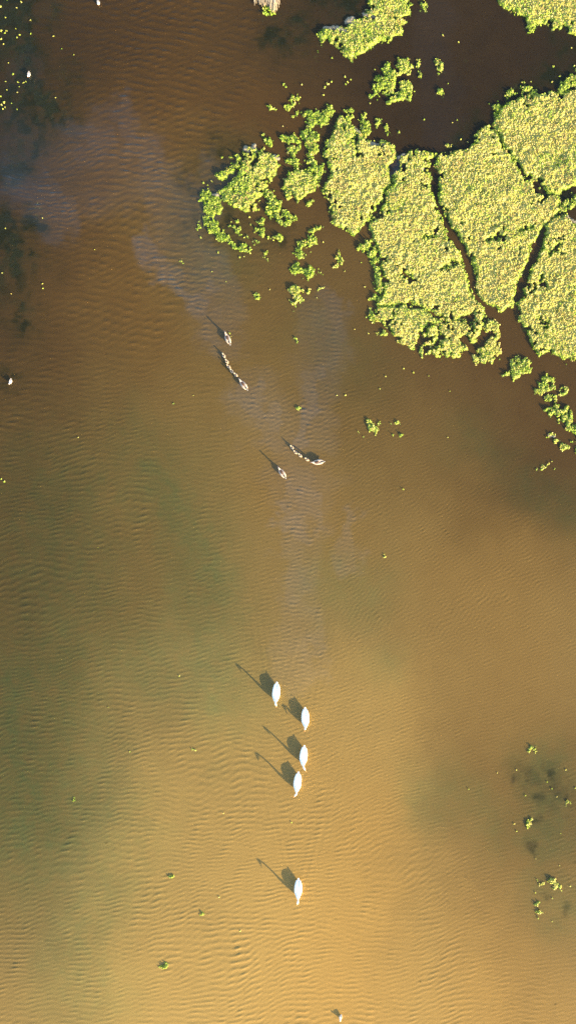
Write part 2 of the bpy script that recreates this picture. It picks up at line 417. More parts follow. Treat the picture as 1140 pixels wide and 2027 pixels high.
def poly_sd(px, py, poly):
    """signed distance in the polygon's units, positive inside"""
    P = np.asarray(poly, float); Q = np.roll(P, -1, 0)
    d2 = np.full(px.shape, 1e18); ins = np.zeros(px.shape, bool)
    for (x0, y0), (x1, y1) in zip(P, Q):
        ex, ey = x1 - x0, y1 - y0
        t = np.clip(((px - x0) * ex + (py - y0) * ey) / (ex * ex + ey * ey + 1e-12), 0, 1)
        d2 = np.minimum(d2, (px - x0 - t * ex) ** 2 + (py - y0 - t * ey) ** 2)
        c = ((y0 > py) != (y1 > py))
        with np.errstate(divide='ignore', invalid='ignore'):
            ins ^= c & (px < (x1 - x0) * (py - y0) / (y1 - y0 + 1e-12) + x0)
    return np.where(ins, 1, -1) * np.sqrt(d2)

def shape_sd(px, py, poly=None, dots=None, lines=None):
    sd = np.full(px.shape, -1e9)
    if poly: sd = np.maximum(sd, poly_sd(px, py, poly))
    for (cx, cy, r) in dots or ():
        sd = np.maximum(sd, r - np.hypot(px - cx, py - cy))
    for (x0, y0, x1, y1, r) in lines or ():
        ex, ey = x1 - x0, y1 - y0
        t = np.clip(((px - x0) * ex + (py - y0) * ey) / (ex * ex + ey * ey + 1e-9), 0, 1)
        sd = np.maximum(sd, r - np.hypot(px - x0 - t * ex, py - y0 - t * ey))
    return sd

_ms = [0]
def weed_mat(name, label, cat, poly=None, dots=None, lines=None, cuts=None, pale=1.0, ragged=.22, holes=.0, group=None, scum=None, high=1.0, step=None, seed=None):
    """a floating cushion of weed: lumpy body + leaves; all in photograph pixels"""
    _ms[0] += 1
    r = np.random.default_rng(seed or 100 + _ms[0])
    xs, ys = [], []
    for p in poly or (): xs.append(p[0]); ys.append(p[1])
    for (a, b, q) in dots or (): xs += [a - q, a + q]; ys += [b - q, b + q]
    for (a, b, c, d, q) in lines or (): xs += [a - q, a + q, c - q, c + q]; ys += [b - q, b + q, d - q, d + q]
    cx, cy = (min(xs) + max(xs)) / 2, (min(ys) + max(ys)) / 2
    span = max(max(xs) - min(xs), max(ys) - min(ys)) / PXM
    g = step or (.042 if span > 2.5 else .032 if span > .8 else .022)
    ox, oy = W(cx, cy)
    mrg = .35
    x0, y1 = W(min(xs), min(ys)); x1, y0 = W(max(xs), max(ys))
    gx = np.arange(x0 - mrg, x1 + mrg, g); gy = np.arange(y0 - mrg, y1 + mrg, g)

    def sdist(X, Y):
        px, py = X * PXM + 570.0, 1013.5 - Y * PXM
        k = ragged
        qx = px + (fbm(X, Y, .5, 2) - .5) * 60 * k; qy = py + (fbm(X, Y, .5, 6) - .5) * 60 * k
        sd = shape_sd(qx, qy, poly, dots, lines) / PXM
        for c in cuts or (): sd = np.minimum(sd, -shape_sd(px + (fbm(X, Y, .25, 3) - .5) * 16, py + (fbm(X, Y, .25, 7) - .5) * 16, **c) / PXM + (fbm(X, Y, .16, 4) - .5) * .22)
        sd = sd + (fbm(X, Y, .22, 1, 3) - .5) * k + (.06 if span > 2.2 else 0) + (.10 * (vnoise(X, Y, .10, 7) - .5) if span > 1.6 else 0)
        if span > 2.2: sd = sd - .5 * sstep(.60, .72, fbm(X, Y, .26, 0, 3)) * sstep(.25, .6, vnoise(X, Y, 1.3, 2))
        else: sd = sd + min(.035, .05 * span - .005) + (vnoise(X, Y, .13, 5) - .55) * .20 + (vnoise(X, Y, .07, 6) - .5) * .08
        if holes: sd = sd - holes * sstep(.52, .66, fbm(X, Y, .55, 5, 3)) * 1.0
        return sd

    def lump(X, Y):
        a = vnoise(X + .05 * vnoise(X, Y, .07, 3), Y, .15, 3); b = vnoise(X, Y, .075, 4); c = vnoise(X, Y, .6, 6); e = vnoise(X, Y, .26, 7)
        l = sstep(.22, .62, a) * .50 + sstep(.2, .75, b) * .30 + sstep(.25, .5, e) * .3
        return l * (.75 + .5 * c)

    def height(X, Y, sd):
        return np.clip(sd / .13, -1, 1) ** 1 * (.025 + .022) - .012 + sstep(.0, .12, sd) * (0.056 * (high if span > 1.6 else high * .75) * lump(X, Y) * (.6 + .8 * vnoise(X, Y, 1.1, 1)) + (.05 * vnoise(X, Y, .75, 0) if span > 2.2 else 0))

    X, Y = np.meshgrid(gx, gy, indexing='ij')
    jx = X + (r.random(X.shape) - .5) * g * .7; jy = Y + (r.random(X.shape) - .5) * g * .7
    sd = sdist(jx, jy); Z = np.maximum(height(jx, jy, sd), -.05)
    fc = grid_faces(len(gx), len(gy))
    sf = sd.ravel(); keep = (sf[fc] > -.03).any(1)
    fc = fc[keep]
    if len(fc) == 0: return None
    used, inv = np.unique(fc, return_inverse=True); fc = inv.reshape(-1, 4)
    V = np.stack([jx.ravel() - ox, jy.ravel() - oy, Z.ravel()], 1)[used]
    n = len(V)

    def tint(X, Y, sd, m):
        e = sstep(.0, .26, sd) if span > 1.6 else np.full(m, .65)
        patchy = fbm(X, Y, 1.3, 3, 4)
        p = np.clip(pale * (e * 1.0 + .05) + (patchy - .52) * 1.7 * (.4 + .6 * pale), 0, 1)
        lp = (r.random(m) < p)[:, None]
        col = np.where(lp, pick(PALE, m, r), pick(LIME, m, r))
        dp = (r.random(m) < np.clip(.06 + .28 * (1 - p), 0, .4))[:, None]
        col = np.where(dp, pick(DEEP, m, r) * (1 + p[:, None]), col)
        dead = sstep(.60, .68, fbm(X, Y, .45, 6, 3)) * (span > 1.6)
        return np.where((r.random(m) < dead * .4)[:, None], np.array([.26, .20, .055]) * (.7 + .6 * r.random((m, 1))), col)

    sdv = sf[used]
    e = sstep(.0, .24, sdv) if span > 1.6 else np.full(n, .5)
    pn = np.clip(pale * e + (fbm(V[:, 0] + ox, V[:, 1] + oy, .9, 3, 3) - .5) * .8 * pale, 0, 1)[:, None]
    pc = (np.array([.45, .385, .09]) * pn + np.array([.17, .225, .014]) * (1 - pn)) * (.7 + .6 * r.random((n, 1)))
    root = link(name, None, None, (ox, oy, 0))
    tag(root, label, cat, group)
    cu = link('cushion', make_mesh('cushion', V, fc, M_PAD, True, cols={'tint': pc}), root)
    if span < .8: tag(cu, kind='stuff')
    # leaves
    A = len(fc) * g * g
    size = .078 if span > 1.6 else .07 if span > .6 else .048
    m = int(A * (330 if span > 1.6 else 420)) + 6
    k = r.integers(0, len(fc), m)
    f4 = V[fc[k]]
    w = r.random((m, 4)); w /= w.sum(1, keepdims=True)
    P = (f4 * w[:, :, None]).sum(1)
    sdp = (sf[used][fc[k]] * w).sum(1)
    ok = sdp > -.015
    P, sdp = P[ok], sdp[ok]; m = len(P)
    P[:, 2] = np.maximum(P[:, 2], .004) + .012 + .015 * r.random(m)
    tv = tint(P[:, 0] + ox, P[:, 1] + oy, sdp, m)
    LV, LF, LC = leaf_soup(P, size, 1.05, tv, r)
    fo = link('foliage', make_mesh('foliage', LV, LF, M_LEAF, False, cols={'tint': LC}), root)
    tag(fo, kind='stuff')
    groups = []
    for d in scum or ():
        hit = [q for q in groups if any(min(math.hypot(a - c, b - e) for a, b in ((d[0], d[1]), (d[2], d[3])) for c, e in ((h[0], h[1]), (h[2], h[3]))) < d[4] + h[4] + 6 for h in q)]
        for q in hit: groups.remove(q)
        groups.append([d] + [h for q in hit for h in q])
    for scum in groups:
        sx = np.array([q for d in scum for q in (d[0] - d[4], d[0] + d[4], d[2] - d[4], d[2] + d[4])]); sy = np.array([q for d in scum for q in (d[1] - d[4], d[1] + d[4], d[3] - d[4], d[3] + d[4])])
        a0, b1 = W(sx.min(), sy.min()); a1, b0 = W(sx.max(), sy.max())
        gx = np.arange(a0 - .1, a1 + .1, .035); gy = np.arange(b0 - .1, b1 + .1, .035)
        X, Y = np.meshgrid(gx, gy, indexing='ij')
        ss = shape_sd(X * PXM + 570.0, 1013.5 - Y * PXM, None, None, scum) / PXM + (fbm(X, Y, .18, 2, 3) - .5) * .22
        Z = np.clip(ss / .05, -1, 1) * .02 + .05 * sstep(0, .12, ss) + .03 * vnoise(X, Y, .09, 5) * sstep(0, .1, ss)
        fc = grid_faces(len(gx), len(gy)); keep = (ss.ravel()[fc] > -.02).any(1); fc = fc[keep]
        used, inv = np.unique(fc, return_inverse=True)
        V = np.stack([X.ravel() - ox, Y.ravel() - oy, Z.ravel()], 1)[used]
        link('scum_crust', make_mesh('scum_crust', V, inv.reshape(-1, 4), M_SCUM), root)
    return root

MG = 'large floating weed mats'
weed_mat('weed_mat', 'pear-shaped pale green weed mat beside a dark channel, standing apart from the bigger mats', 'weed mat',
         [(673, 234), (694, 249), (713, 264), (717, 276), (732, 279), (758, 281), (777, 290), (778, 311), (767, 327), (771, 347), (769, 360), (758, 374), (756, 394), (738, 419), (728, 433), (711, 453),
          (695, 466), (681, 453), (664, 443), (654, 416), (657, 404), (645, 387), (638, 372), (645, 360), (654, 340), (646, 320), (643, 293), (657, 274), (663, 254)],
         cuts=[dict(dots=[(704, 281, 6), (709, 304, 7), (678, 253, 4), (758, 282, 3)])], pale=.95, group=MG, scum=[(697, 251, 712, 264, 3), (725, 288, 738, 290, 8), (737, 286, 765, 286, 3)])
weed_mat('weed_mat', 'biggest straw-green weed mat, between two long dark cracks in the raft', 'weed mat',
         [(797, 307), (816, 299), (839, 302), (851, 308), (850, 320), (846, 345), (852, 369), (855, 394), (865, 421), (878, 455), (888, 475), (906, 501), (915, 536), (927, 571), (942, 598), (950, 612),
          (932, 622), (900, 630), (866, 622), (840, 607), (816, 600), (780, 602), (745, 604), (762, 582), (758, 547), (750, 505), (739, 465), (735, 445), (743, 427), (763, 400), (765, 378), (779, 362), (783, 345), (790, 335), (789, 311)],
         cuts=[dict(lines=[(842, 470, 860, 465, 3), (800, 545, 815, 548, 3), (905, 520, 875, 535, 2)])], pale=1.0, group=MG, scum=[(788, 312, 800, 306, 3), (783, 345, 787, 342, 3), (828, 330, 834, 334, 6)])
weed_mat('weed_mat', 'straw-coloured weed mat right of the longest dark crack, pointed at its lower end', 'weed mat',
         [(860, 309), (879, 306), (916, 298), (940, 287), (941, 272), (964, 252), (976, 254), (984, 268), (995, 298), (1019, 323), (1037, 350), (1056, 364), (1075, 381), (1104, 388), (1106, 414), (1090, 433),
          (1077, 443), (1060, 470), (1045, 500), (1036, 530), (1022, 551), (1020, 586), (1012, 607), (993, 615), (978, 607), (957, 596), (950, 578), (939, 540), (932, 513), (922, 482), (900, 455), (884, 424), (871, 403), (873, 366), (869, 343), (862, 319)],
         cuts=[dict(lines=[(1085, 372, 1072, 380, 6), (963, 478, 990, 470, 2), (1055, 448, 1030, 455, 2)])], pale=1.0, group=MG)
weed_mat('weed_mat', 'straw-green weed mat against the upper right edge, above the diagonal crack', 'weed mat',
         [(981, 227), (998, 208), (1019, 193), (1061, 190), (1090, 181), (1114, 183), (1180, 175), (1185, 300), (1180, 360), (1142, 366), (1124, 372), (1106, 384), (1080, 374), (1061, 359), (1043, 346), (1025, 319), (1002, 296), (988, 264), (980, 250)],
         pale=1.0, group=MG)
weed_mat('weed_mat', 'straw-green weed mat on the right edge with a white crust at its top', 'weed mat',
         [(1185, 452), (1140, 446), (1119, 426), (1100, 430), (1084, 445), (1074, 486), (1063, 520), (1045, 551), (1036, 586), (1024, 601), (1024, 636), (1047, 667), (1067, 704), (1086, 692), (1109, 706), (1140, 708), (1185, 715)],
         cuts=[dict(lines=[(1103, 485, 1090, 500, 4), (1075, 545, 1068, 560, 3), (1088, 640, 1082, 640, 3)])], pale=.97, group=MG, scum=[(1120, 428, 1134, 440, 4), (1134, 440, 1144, 446, 3)])
weed_mat('weed_mat', 'yellow-green lobe of weed below the thin crack under the biggest mat', 'weed mat',
         [(742, 612), (780, 608), (816, 607), (838, 613), (862, 630), (875, 640), (868, 645), (848, 640), (834, 650), (834, 670), (816, 687), (793, 679), (773, 648), (757, 637), (742, 636), (730, 622)],
         pale=.88, group=MG)
weed_mat('weed_mat', 'ragged yellow-green weed mat with open gaps at the foot of the biggest mat', 'weed mat',
         dots=[(850, 672, 14), (845, 690, 10), (890, 650, 20), (882, 690, 16), (905, 690, 12), (900, 672, 14), (920, 650, 12), (902, 705, 7), (866, 700, 9), (855, 655, 10)], lines=[(948, 612, 945, 650, 9), (945, 650, 935, 668, 7), (918, 688, 922, 692, 3)],
         cuts=[dict(dots=[(868, 682, 8), (838, 650, 5), (930, 640, 4), (878, 638, 8)])], pale=.85, ragged=.26, group=MG)
weed_mat('weed_mat', 'small kite-shaped weed patch between the ragged lower mat and the open water', 'weed mat', dots=[(972, 644, 10), (965, 650, 7)], lines=[(975, 650, 983, 660, 5)], pale=.85, ragged=.2)
weed_mat('weed_mat', 'round yellow-green weed island below the kite-shaped patch, with a small spur at its left', 'weed mat', dots=[(967, 697, 19), (972, 684, 14), (958, 708, 12), (985, 695, 8), (941, 713, 7)], lines=[(977, 676, 980, 670, 4)], pale=.75, ragged=.22)
weed_mat('weed_mat', 'leafy yellow-green weed island alone in brown water below the right-hand mat', 'weed mat', dots=[(1024, 728, 16), (1018, 718, 10), (1035, 722, 10), (1022, 742, 8), (1040, 733, 8), (1010, 740, 3)], lines=[(1000, 744, 1010, 737, 3)], pale=.6, ragged=.22, holes=.08)
weed_mat('weed_mat', 'bright green weed mat with pale crust on its upper left side, at the top edge', 'weed mat',
         [(736, -25), (728, 25), (715, 38), (691, 46), (668, 56), (640, 60), (628, 75), (627, 108), (634, 98), (640, 78), (655, 92), (668, 92), (682, 105), (697, 122), (706, 103), (736, 95), (753, 78), (790, 67), (806, 34), (814, 0), (812, -25)],
         pale=.55, ragged=.28, holes=.10, group=MG, scum=[(642, 58, 660, 56, 5), (660, 56, 685, 62, 6), (688, 45, 696, 40, 6), (696, 48, 712, 42, 5), (722, 28, 740, 30, 5), (738, 62, 748, 55, 3)])
weed_mat('weed_mat', 'pale green weed mat filling the upper right corner with a leafy green fringe', 'weed mat',
         [(985, -25), (992, 5), (1005, 20), (1030, 30), (1045, 38), (1047, 62), (1060, 52), (1073, 46), (1101, 60), (1115, 50), (1140, 70), (1185, 80), (1185, -25)], pale=.85, ragged=.26, group=MG)
weed_mat('weed_mat', 'yellow-green crusted weed mat, largest of the cluster at the left end of the raft', 'weed mat',
         [(480, 298), (493, 293), (517, 300), (535, 306), (551, 312), (548, 330), (539, 352), (530, 376), (512, 392), (508, 415), (490, 421), (468, 413), (448, 398), (441, 380), (456, 358), (473, 348), (477, 330)],
         cuts=[dict(dots=[(503, 320, 5), (470, 322, 5)])], dots=[(466, 312, 9), (455, 340, 6), (462, 330, 7), (440, 346, 9), (432, 344, 5)], pale=.48, ragged=.26, holes=.06, group=MG, scum=[(485, 295, 505, 296, 4), (535, 308, 549, 314, 4), (504, 288, 506, 292, 3)])
weed_mat('weed_mat', 'small square yellow-green weed mat with fringed edges in the gap left of the pear-shaped mat', 'weed mat',
         [(572, 338), (590, 332), (604, 336), (618, 342), (630, 348), (628, 366), (616, 380), (606, 384), (600, 400), (588, 402), (583, 390), (570, 396), (565, 380), (561, 366), (568, 356)], pale=.6, ragged=.24, holes=.05, group=MG)

CG = 'green weed clumps around the mats'
def clump(label, dots=None, lines=None, pale=.2, ragged=.22, holes=.12, group=CG, **k):
    return weed_mat('weed_clump', label, 'weed clump', dots=dots, lines=lines, pale=pale, ragged=ragged, holes=holes, group=group, **k)

clump('tall green weed column, upper one joined under the Y-shaped clump between the two mats', dots=[(620, 270, 14), (615, 285, 14), (620, 300, 12), (608, 262, 8)], lines=[(612, 308, 618, 315, 7)])
clump('Y-shaped bright green weed clump above the tall green column', dots=[(620, 240, 14), (612, 228, 9), (650, 215, 9), (640, 240, 9), (628, 228, 8)], lines=[(640, 240, 652, 222, 6)], pale=.2)
clump('bushy lime weed clump at the foot of the tall green column', dots=[(615, 325, 12), (628, 332, 10), (634, 338, 6), (610, 335, 7)], pale=.35)
clump('flat oval green weed clump at the head of the column above the square mat', dots=[(570, 276, 9), (582, 276, 9)], lines=[(563, 275, 588, 280, 5)], pale=.15, holes=.02)
clump('knotted lime weed clump between the oval clump and the square mat', dots=[(582, 298, 10), (586, 320, 9), (590, 326, 7)], lines=[(565, 323, 592, 324, 6), (578, 300, 584, 312, 6)], pale=.4)
clump('dense green weed clump left of the raft, with pale grey crust on top', dots=[(410, 392, 11), (428, 396, 11), (415, 412, 13), (430, 412, 9), (412, 380, 6), (420, 425, 8)], pale=.2, holes=.1, scum=[(416, 386, 430, 387, 3)])
clump('leftmost round green weed clump, off the end of the raft', dots=[(394, 452, 9), (390, 448, 6)], pale=.2)
clump('curved green weed clump trailing below the crusted left clump', dots=[(420, 447, 11), (410, 440, 6), (438, 465, 8), (447, 472, 7)], lines=[(420, 447, 450, 472, 6), (405, 428, 412, 445, 5)], pale=.25)
clump('thin green weed clump hanging below the middle of the left cluster', dots=[(470, 452, 9), (478, 465, 8)], lines=[(464, 448, 482, 472, 5), (474, 440, 472, 450, 3)], pale=.2)
clump('small twin-lobed green weed clump low in the left cluster', dots=[(463, 486, 6), (477, 488, 7)], lines=[(463, 486, 480, 486, 4)], pale=.2)
clump('crooked green weed sprig at the bottom of the left cluster', dots=[(494, 494, 6), (500, 484, 4)], lines=[(486, 494, 506, 478, 3), (494, 494, 496, 502, 3)], pale=.2)
clump('small green weed clump between the crooked sprig and the long strip', dots=[(518, 440, 6), (520, 452, 4)], lines=[(508, 452, 516, 458, 3)], pale=.25)
clump('long ragged green weed strip on the right of the left cluster', dots=[(538, 390, 10), (545, 405, 11), (548, 425, 10), (532, 420, 8), (555, 410, 7)], lines=[(530, 382, 552, 440, 7), (525, 405, 535, 430, 5)], pale=.25, holes=.12)
clump('pointed lime weed clump at the right tip of the long ragged strip', dots=[(570, 425, 6), (578, 432, 6), (572, 442, 4)], lines=[(563, 418, 584, 430, 4), (566, 442, 582, 428, 4)], pale=.4)
clump('two-part green weed clump below the long ragged strip', dots=[(534, 472, 6), (549, 472, 6)], lines=[(530, 478, 538, 466, 4), (543, 468, 554, 476, 4)], pale=.25)
clump('lowest green weed sprig below the left cluster', dots=[(520, 510, 5), (514, 502, 4), (523, 502, 4)], lines=[(512, 500, 524, 512, 3)], pale=.3)
clump('green weed scrap with crust above the top of the left cluster', dots=[(530, 278, 7), (532, 288, 5)], lines=[(525, 272, 535, 290, 5)], pale=.3)
clump('small yellowish weed scrap beside the crust on the left cluster', dots=[(520, 294, 5)], lines=[(516, 296, 524, 291, 3)], pale=.6)
clump('green weed tuft standing alone above the gap between the mats', dots=[(536, 212, 6)], lines=[(532, 206, 540, 216, 3)], pale=.45)
clump('slanting green weed sprig, longest of the loose ones above the gap', lines=[(583, 193, 570, 212, 4), (580, 198, 576, 206, 5)], pale=.3)
clump('short green weed clump right below the slanting sprig', dots=[(582, 230, 6), (588, 225, 5), (595, 222, 3)], lines=[(578, 230, 592, 222, 3)], pale=.2)
clump('hook-shaped green weed chain, upper part, in the brown water below the square mat', dots=[(620, 474, 7), (600, 488, 8), (597, 500, 8), (594, 508, 7)], lines=[(612, 478, 597, 494, 5)], pale=.25)
clump('hook-shaped green weed chain, lower part with a round leafy end', dots=[(585, 528, 8), (592, 535, 7), (610, 540, 11), (578, 535, 5)], lines=[(588, 522, 585, 535, 6), (590, 536, 610, 540, 6)], pale=.3)
clump('yellowest forked weed clump at the bottom of the hook-shaped chain', dots=[(588, 575, 10), (592, 590, 9), (583, 605, 6), (600, 576, 6), (576, 574, 5)], lines=[(588, 575, 611, 575, 4), (592, 590, 580, 608, 4)], pale=.7)
clump('small round weed clump at the upper right of the hook-shaped chain', dots=[(633, 450, 5), (622, 457, 4)], lines=[(618, 458, 636, 448, 3)], pale=.3)
clump('row of small weed bits right of the yellowest forked clump', dots=[(627, 565, 3), (634, 572, 4), (644, 571, 3)], lines=[(628, 566, 644, 572, 2)], pale=.3)
clump('little green weed knot beside the round leafy end of the chain', dots=[(633, 539, 5), (631, 535, 3)], pale=.3)
clump('isolated upright green weed leaf left of the forked clump', dots=[(509, 581, 4)], lines=[(507, 576, 511, 588, 3)], pale=.2)
clump('faint yellow weed sprig right of the hook-shaped chain', dots=[(667, 508, 3), (664, 528, 3), (672, 522, 4)], lines=[(660, 530, 674, 520, 2), (668, 502, 666, 512, 2)], pale=.5)
clump('small green weed knot under the square mat', dots=[(612, 402, 6), (618, 403, 4)], pale=.25)
clump('slim green weed tuft just above the pear-shaped mat', dots=[(690, 222, 4), (690, 234, 5)], lines=[(691, 218, 690, 240, 3)], pale=.2)
clump('branching green weed clump on the upper shoulder of the pear-shaped mat', dots=[(718, 235, 5), (722, 250, 6), (727, 262, 7), (720, 265, 5)], lines=[(718, 228, 724, 264, 3)], pale=.3)
clump('little green weed sprig above the channel, left one of two', lines=[(750, 242, 749, 253, 3), (746, 246, 752, 248, 3)], pale=.3)
clump('little green weed sprig above the channel, right one of two', dots=[(767, 254, 4), (766, 261, 3)], lines=[(764, 252, 768, 264, 3)], pale=.3)
clump('thin dim weed sprig above the mouth of the channel', lines=[(786, 262, 786, 272, 2), (786, 264, 793, 260, 2)], pale=.2)
clump('creamy weed fragment just off the top of the pointed straw mat', dots=[(886, 288, 4), (892, 293, 5)], lines=[(884, 287, 893, 296, 3)], pale=.9)
clump('leafy green weed clump in the dark water near the top, with gaps showing through', dots=[(765, 140, 12), (758, 160, 13), (775, 150, 12), (768, 178, 12), (750, 172, 9), (778, 198, 7), (745, 186, 6), (772, 166, 9)], lines=[(735, 192, 755, 180, 4), (770, 205, 778, 190, 4)], pale=.3, holes=.12)
clump('pale feathery rosette of weed touching the leafy clump near the top', dots=[(798, 128, 14), (793, 120, 8), (804, 136, 9), (792, 142, 6)], pale=.75, holes=.0)
clump('yellow-green weed clump right side of the leafy clump near the top', dots=[(802, 172, 11), (798, 186, 11), (808, 186, 8), (805, 164, 6)], lines=[(785, 192, 808, 196, 4)], pale=.5, holes=.06)
clump('small two-piece weed sprig right of the feathery rosette', dots=[(831, 122, 4), (829, 136, 3)], lines=[(834, 120, 829, 128, 3), (830, 132, 830, 147, 2)], pale=.4)
clump('creamy hooked weed fragment beside the dark channel near the top', dots=[(866, 126, 4), (872, 138, 5)], lines=[(865, 124, 874, 128, 3), (874, 128, 873, 142, 4), (872, 142, 867, 148, 3)], pale=.9, holes=0)
clump('small ring of green weed under the creamy hooked fragment', dots=[(869, 180, 5), (872, 185, 4)], pale=.4)
clump('green weed tuft beside the crusted mat at the top edge', dots=[(838, 8, 5), (836, 16, 4), (843, 12, 4)], lines=[(834, 4, 838, 22, 3)], pale=.2)
clump('leafy green weed arm on the upper left shoulder of the right-hand mat', dots=[(985, 208, 8), (978, 212, 5), (990, 216, 6)], lines=[(975, 210, 990, 206, 4), (985, 215, 978, 224, 4)], pale=.2)
clump('leafy green weed fringe above the right-hand mat', dots=[(1005, 188, 7), (1015, 184, 6), (1030, 184, 6), (1045, 178, 7), (1050, 186, 7)], lines=[(1000, 190, 1022, 184, 4), (1035, 174, 1050, 186, 5)], pale=.3)
clump('leafy green weed clump at the right edge above the right-hand mat', dots=[(1120, 165, 9), (1130, 155, 10), (1112, 172, 7), (1142, 165, 12), (1136, 140, 6), (1105, 178, 6)], pale=.3)
clump('sprawling green weed fringe on the left flank of the biggest mat', dots=[(722, 490, 8), (735, 500, 9), (728, 478, 7), (742, 515, 7), (744, 540, 6), (748, 560, 7), (712, 488, 6)], lines=[(706, 490, 725, 492, 4), (730, 470, 742, 520, 5), (742, 530, 752, 575, 5)], pale=.3, holes=.1)
clump('green weed spur off the lower left flank of the biggest mat', dots=[(740, 588, 6), (750, 594, 7)], lines=[(733, 590, 752, 592, 4)], pale=.3)
clump('yellow weed spur at the left tip of the lower lobe', dots=[(730, 615, 5), (733, 628, 7), (742, 632, 7)], lines=[(728, 610, 732, 628, 4)], pale=.55)
clump('small green weed scrap beneath the lower lobe', dots=[(759, 659, 5), (752, 665, 3)], lines=[(745, 665, 762, 658, 3)], pale=.3)
clump('green weed filling the wet gap between the three right-hand mats', dots=[(1090, 388, 8), (1100, 378, 7), (1118, 398, 7), (1100, 405, 6), (1130, 408, 6), (1112, 412, 5), (1138, 395, 7)], lines=[(1085, 380, 1120, 400, 4)], pale=.4, holes=.1)
EG = 'weed clumps trailing down the right edge'
clump('yellow-green weed clump below the right-edge mat, topmost of the trailing ones', dots=[(1082, 750, 8), (1078, 762, 9), (1090, 750, 5), (1068, 779, 6), (1084, 770, 5), (1094, 762, 5)], lines=[(1080, 765, 1069, 780, 4)], pale=.5, group=EG)
clump('slanting yellow-green weed strip, second of the trailing ones', dots=[(1112, 778, 6), (1118, 772, 5), (1099, 787, 4), (1085, 792, 3)], lines=[(1084, 793, 1118, 774, 3)], pale=.5, group=EG)
clump('largest ragged weed clump trailing down the right edge, with a long arm to its left', dots=[(1105, 803, 8), (1112, 815, 9), (1120, 808, 7), (1122, 825, 7), (1124, 838, 7), (1113, 830, 5), (1090, 820, 5), (1135, 845, 8)], lines=[(1090, 822, 1102, 810, 3), (1078, 814, 1088, 809, 2), (1122, 820, 1128, 845, 6), (1130, 845, 1150, 850, 7)], pale=.55, group=EG)
clump('pinkish-yellow weed strip with a white tip below the largest trailing clump', dots=[(1095, 864, 4), (1101, 872, 6), (1112, 876, 6), (1121, 884, 6)], lines=[(1086, 862, 1100, 866, 3), (1100, 870, 1125, 884, 5)], pale=.7, group=EG, scum=[(1086, 862, 1096, 864, 2)])
clump('weed bits touching the right edge below the trailing strip', dots=[(1136, 864, 5), (1139, 880, 5), (1131, 876, 3), (1142, 890, 5)], lines=[(1138, 862, 1146, 868, 5)], pale=.45, group=EG)
clump('pale elongated weed fragment, lowest of the trailing ones', dots=[(1079, 924, 4)], lines=[(1073, 930, 1082, 922, 3)], pale=.9, group=EG, holes=0)
clump('small curved weed sprig left of the pale elongated fragment', lines=[(1059, 924, 1066, 919, 2), (1066, 919, 1076, 916, 1.5)], pale=.4, group=EG)
clump('two small yellow weed tufts below the trailing strip', dots=[(1092, 916, 4), (1097, 924, 4), (1098, 912, 3)], lines=[(1090, 917, 1101, 912, 2)], pale=.5, group=EG)
clump('small weed bit under the lower edge of the right-edge mat', dots=[(1117, 722, 3), (1121, 720, 2)], lines=[(1114, 723, 1121, 719, 2)], pale=.5, group=EG)
OG = 'weed clumps in open water'
clump('crescent-shaped weed clump alone in the open brown water right of centre', dots=[(732, 833, 4), (733, 842, 4), (744, 848, 5), (768, 845, 6), (766, 851, 4), (747, 852, 4), (752, 843, 4)], lines=[(728, 830, 735, 845, 3), (735, 843, 748, 846, 3), (748, 843, 762, 847, 3), (764, 848, 771, 841, 4)], pale=.5, group=OG)
clump('two-leaf weed scrap left of the crescent-shaped clump', dots=[(719, 860, 3), (709, 856, 2)], pale=.7, group=OG)
clump('thin bright weed leaf right of the crescent-shaped clump', lines=[(783, 836, 791, 836, 2)], pale=.6, group=OG)
clump('dim weed bit lower right of the crescent-shaped clump', dots=[(795, 865, 2.5), (777, 857, 2.5)], pale=.2, group=OG)
clump('tiny weed tuft right at the head of the uppermost goose', dots=[(456, 662, 3)], lines=[(455, 658, 456, 665, 2)], pale=.2, group=OG)
clump('yellow weed tuft in the bottom left water, largest there', dots=[(320, 1910, 5), (322, 1914, 4)], lines=[(315, 1912, 327, 1911, 3)], pale=.3, group=OG)
clump('small yellow weed tuft between the last swan and the left edge', dots=[(404, 1804, 4), (404, 1808, 3)], pale=.4, group=OG)
clump('flat yellow weed leaf on rippled sand left of the last swan', lines=[(338, 1737, 348, 1737, 2), (341, 1734, 343, 1734, 2)], pale=.5, group=OG)
clump('small yellow weed tuft left of the third swan', dots=[(381, 1483, 3.5), (384, 1485, 2.5)], pale=.3, group=OG)
clump('dark green weed tuft near the left edge, level with the fourth swan', dots=[(144, 1580, 3.5)], pale=0, group=OG)
clump('bright weed tuft below the right-hand green patch of midwater', dots=[(763, 1098, 3.5)], lines=[(759, 1098, 768, 1097, 2)], pale=.8, group=OG)
clump('small dark-edged weed tuft far right of the lower goose', dots=[(794, 966, 3.5)], pale=.2, group=OG)
clump('small lime weed tuft in the rippled water left of the goslings', dots=[(343, 798, 3), (344, 800, 2)], pale=.2, group=OG)
clump('bright yellow weed tuft left of the lone goose', dots=[(315, 875, 3)], pale=.3, group=OG)
clump('small green weed tuft between two dark ripples above the geese', dots=[(358, 520, 3.5)], pale=.2, group=OG)
clump('small weed tuft above the goose that heads the lower family', dots=[(588, 807, 3.5)], pale=.2, group=OG)
clump('small weed leaf right of the uppermost goose', lines=[(573, 671, 583, 670, 2)], pale=.2, group=OG)
clump('cream-yellow lump of weed, brightest thing near the lower right edge', dots=[(1091, 1743, 6), (1098, 1752, 7), (1106, 1755, 5), (1095, 1747, 6)], lines=[(1088, 1744, 1108, 1756, 4)], pale=1.0, group=OG, holes=0, high=1.5)
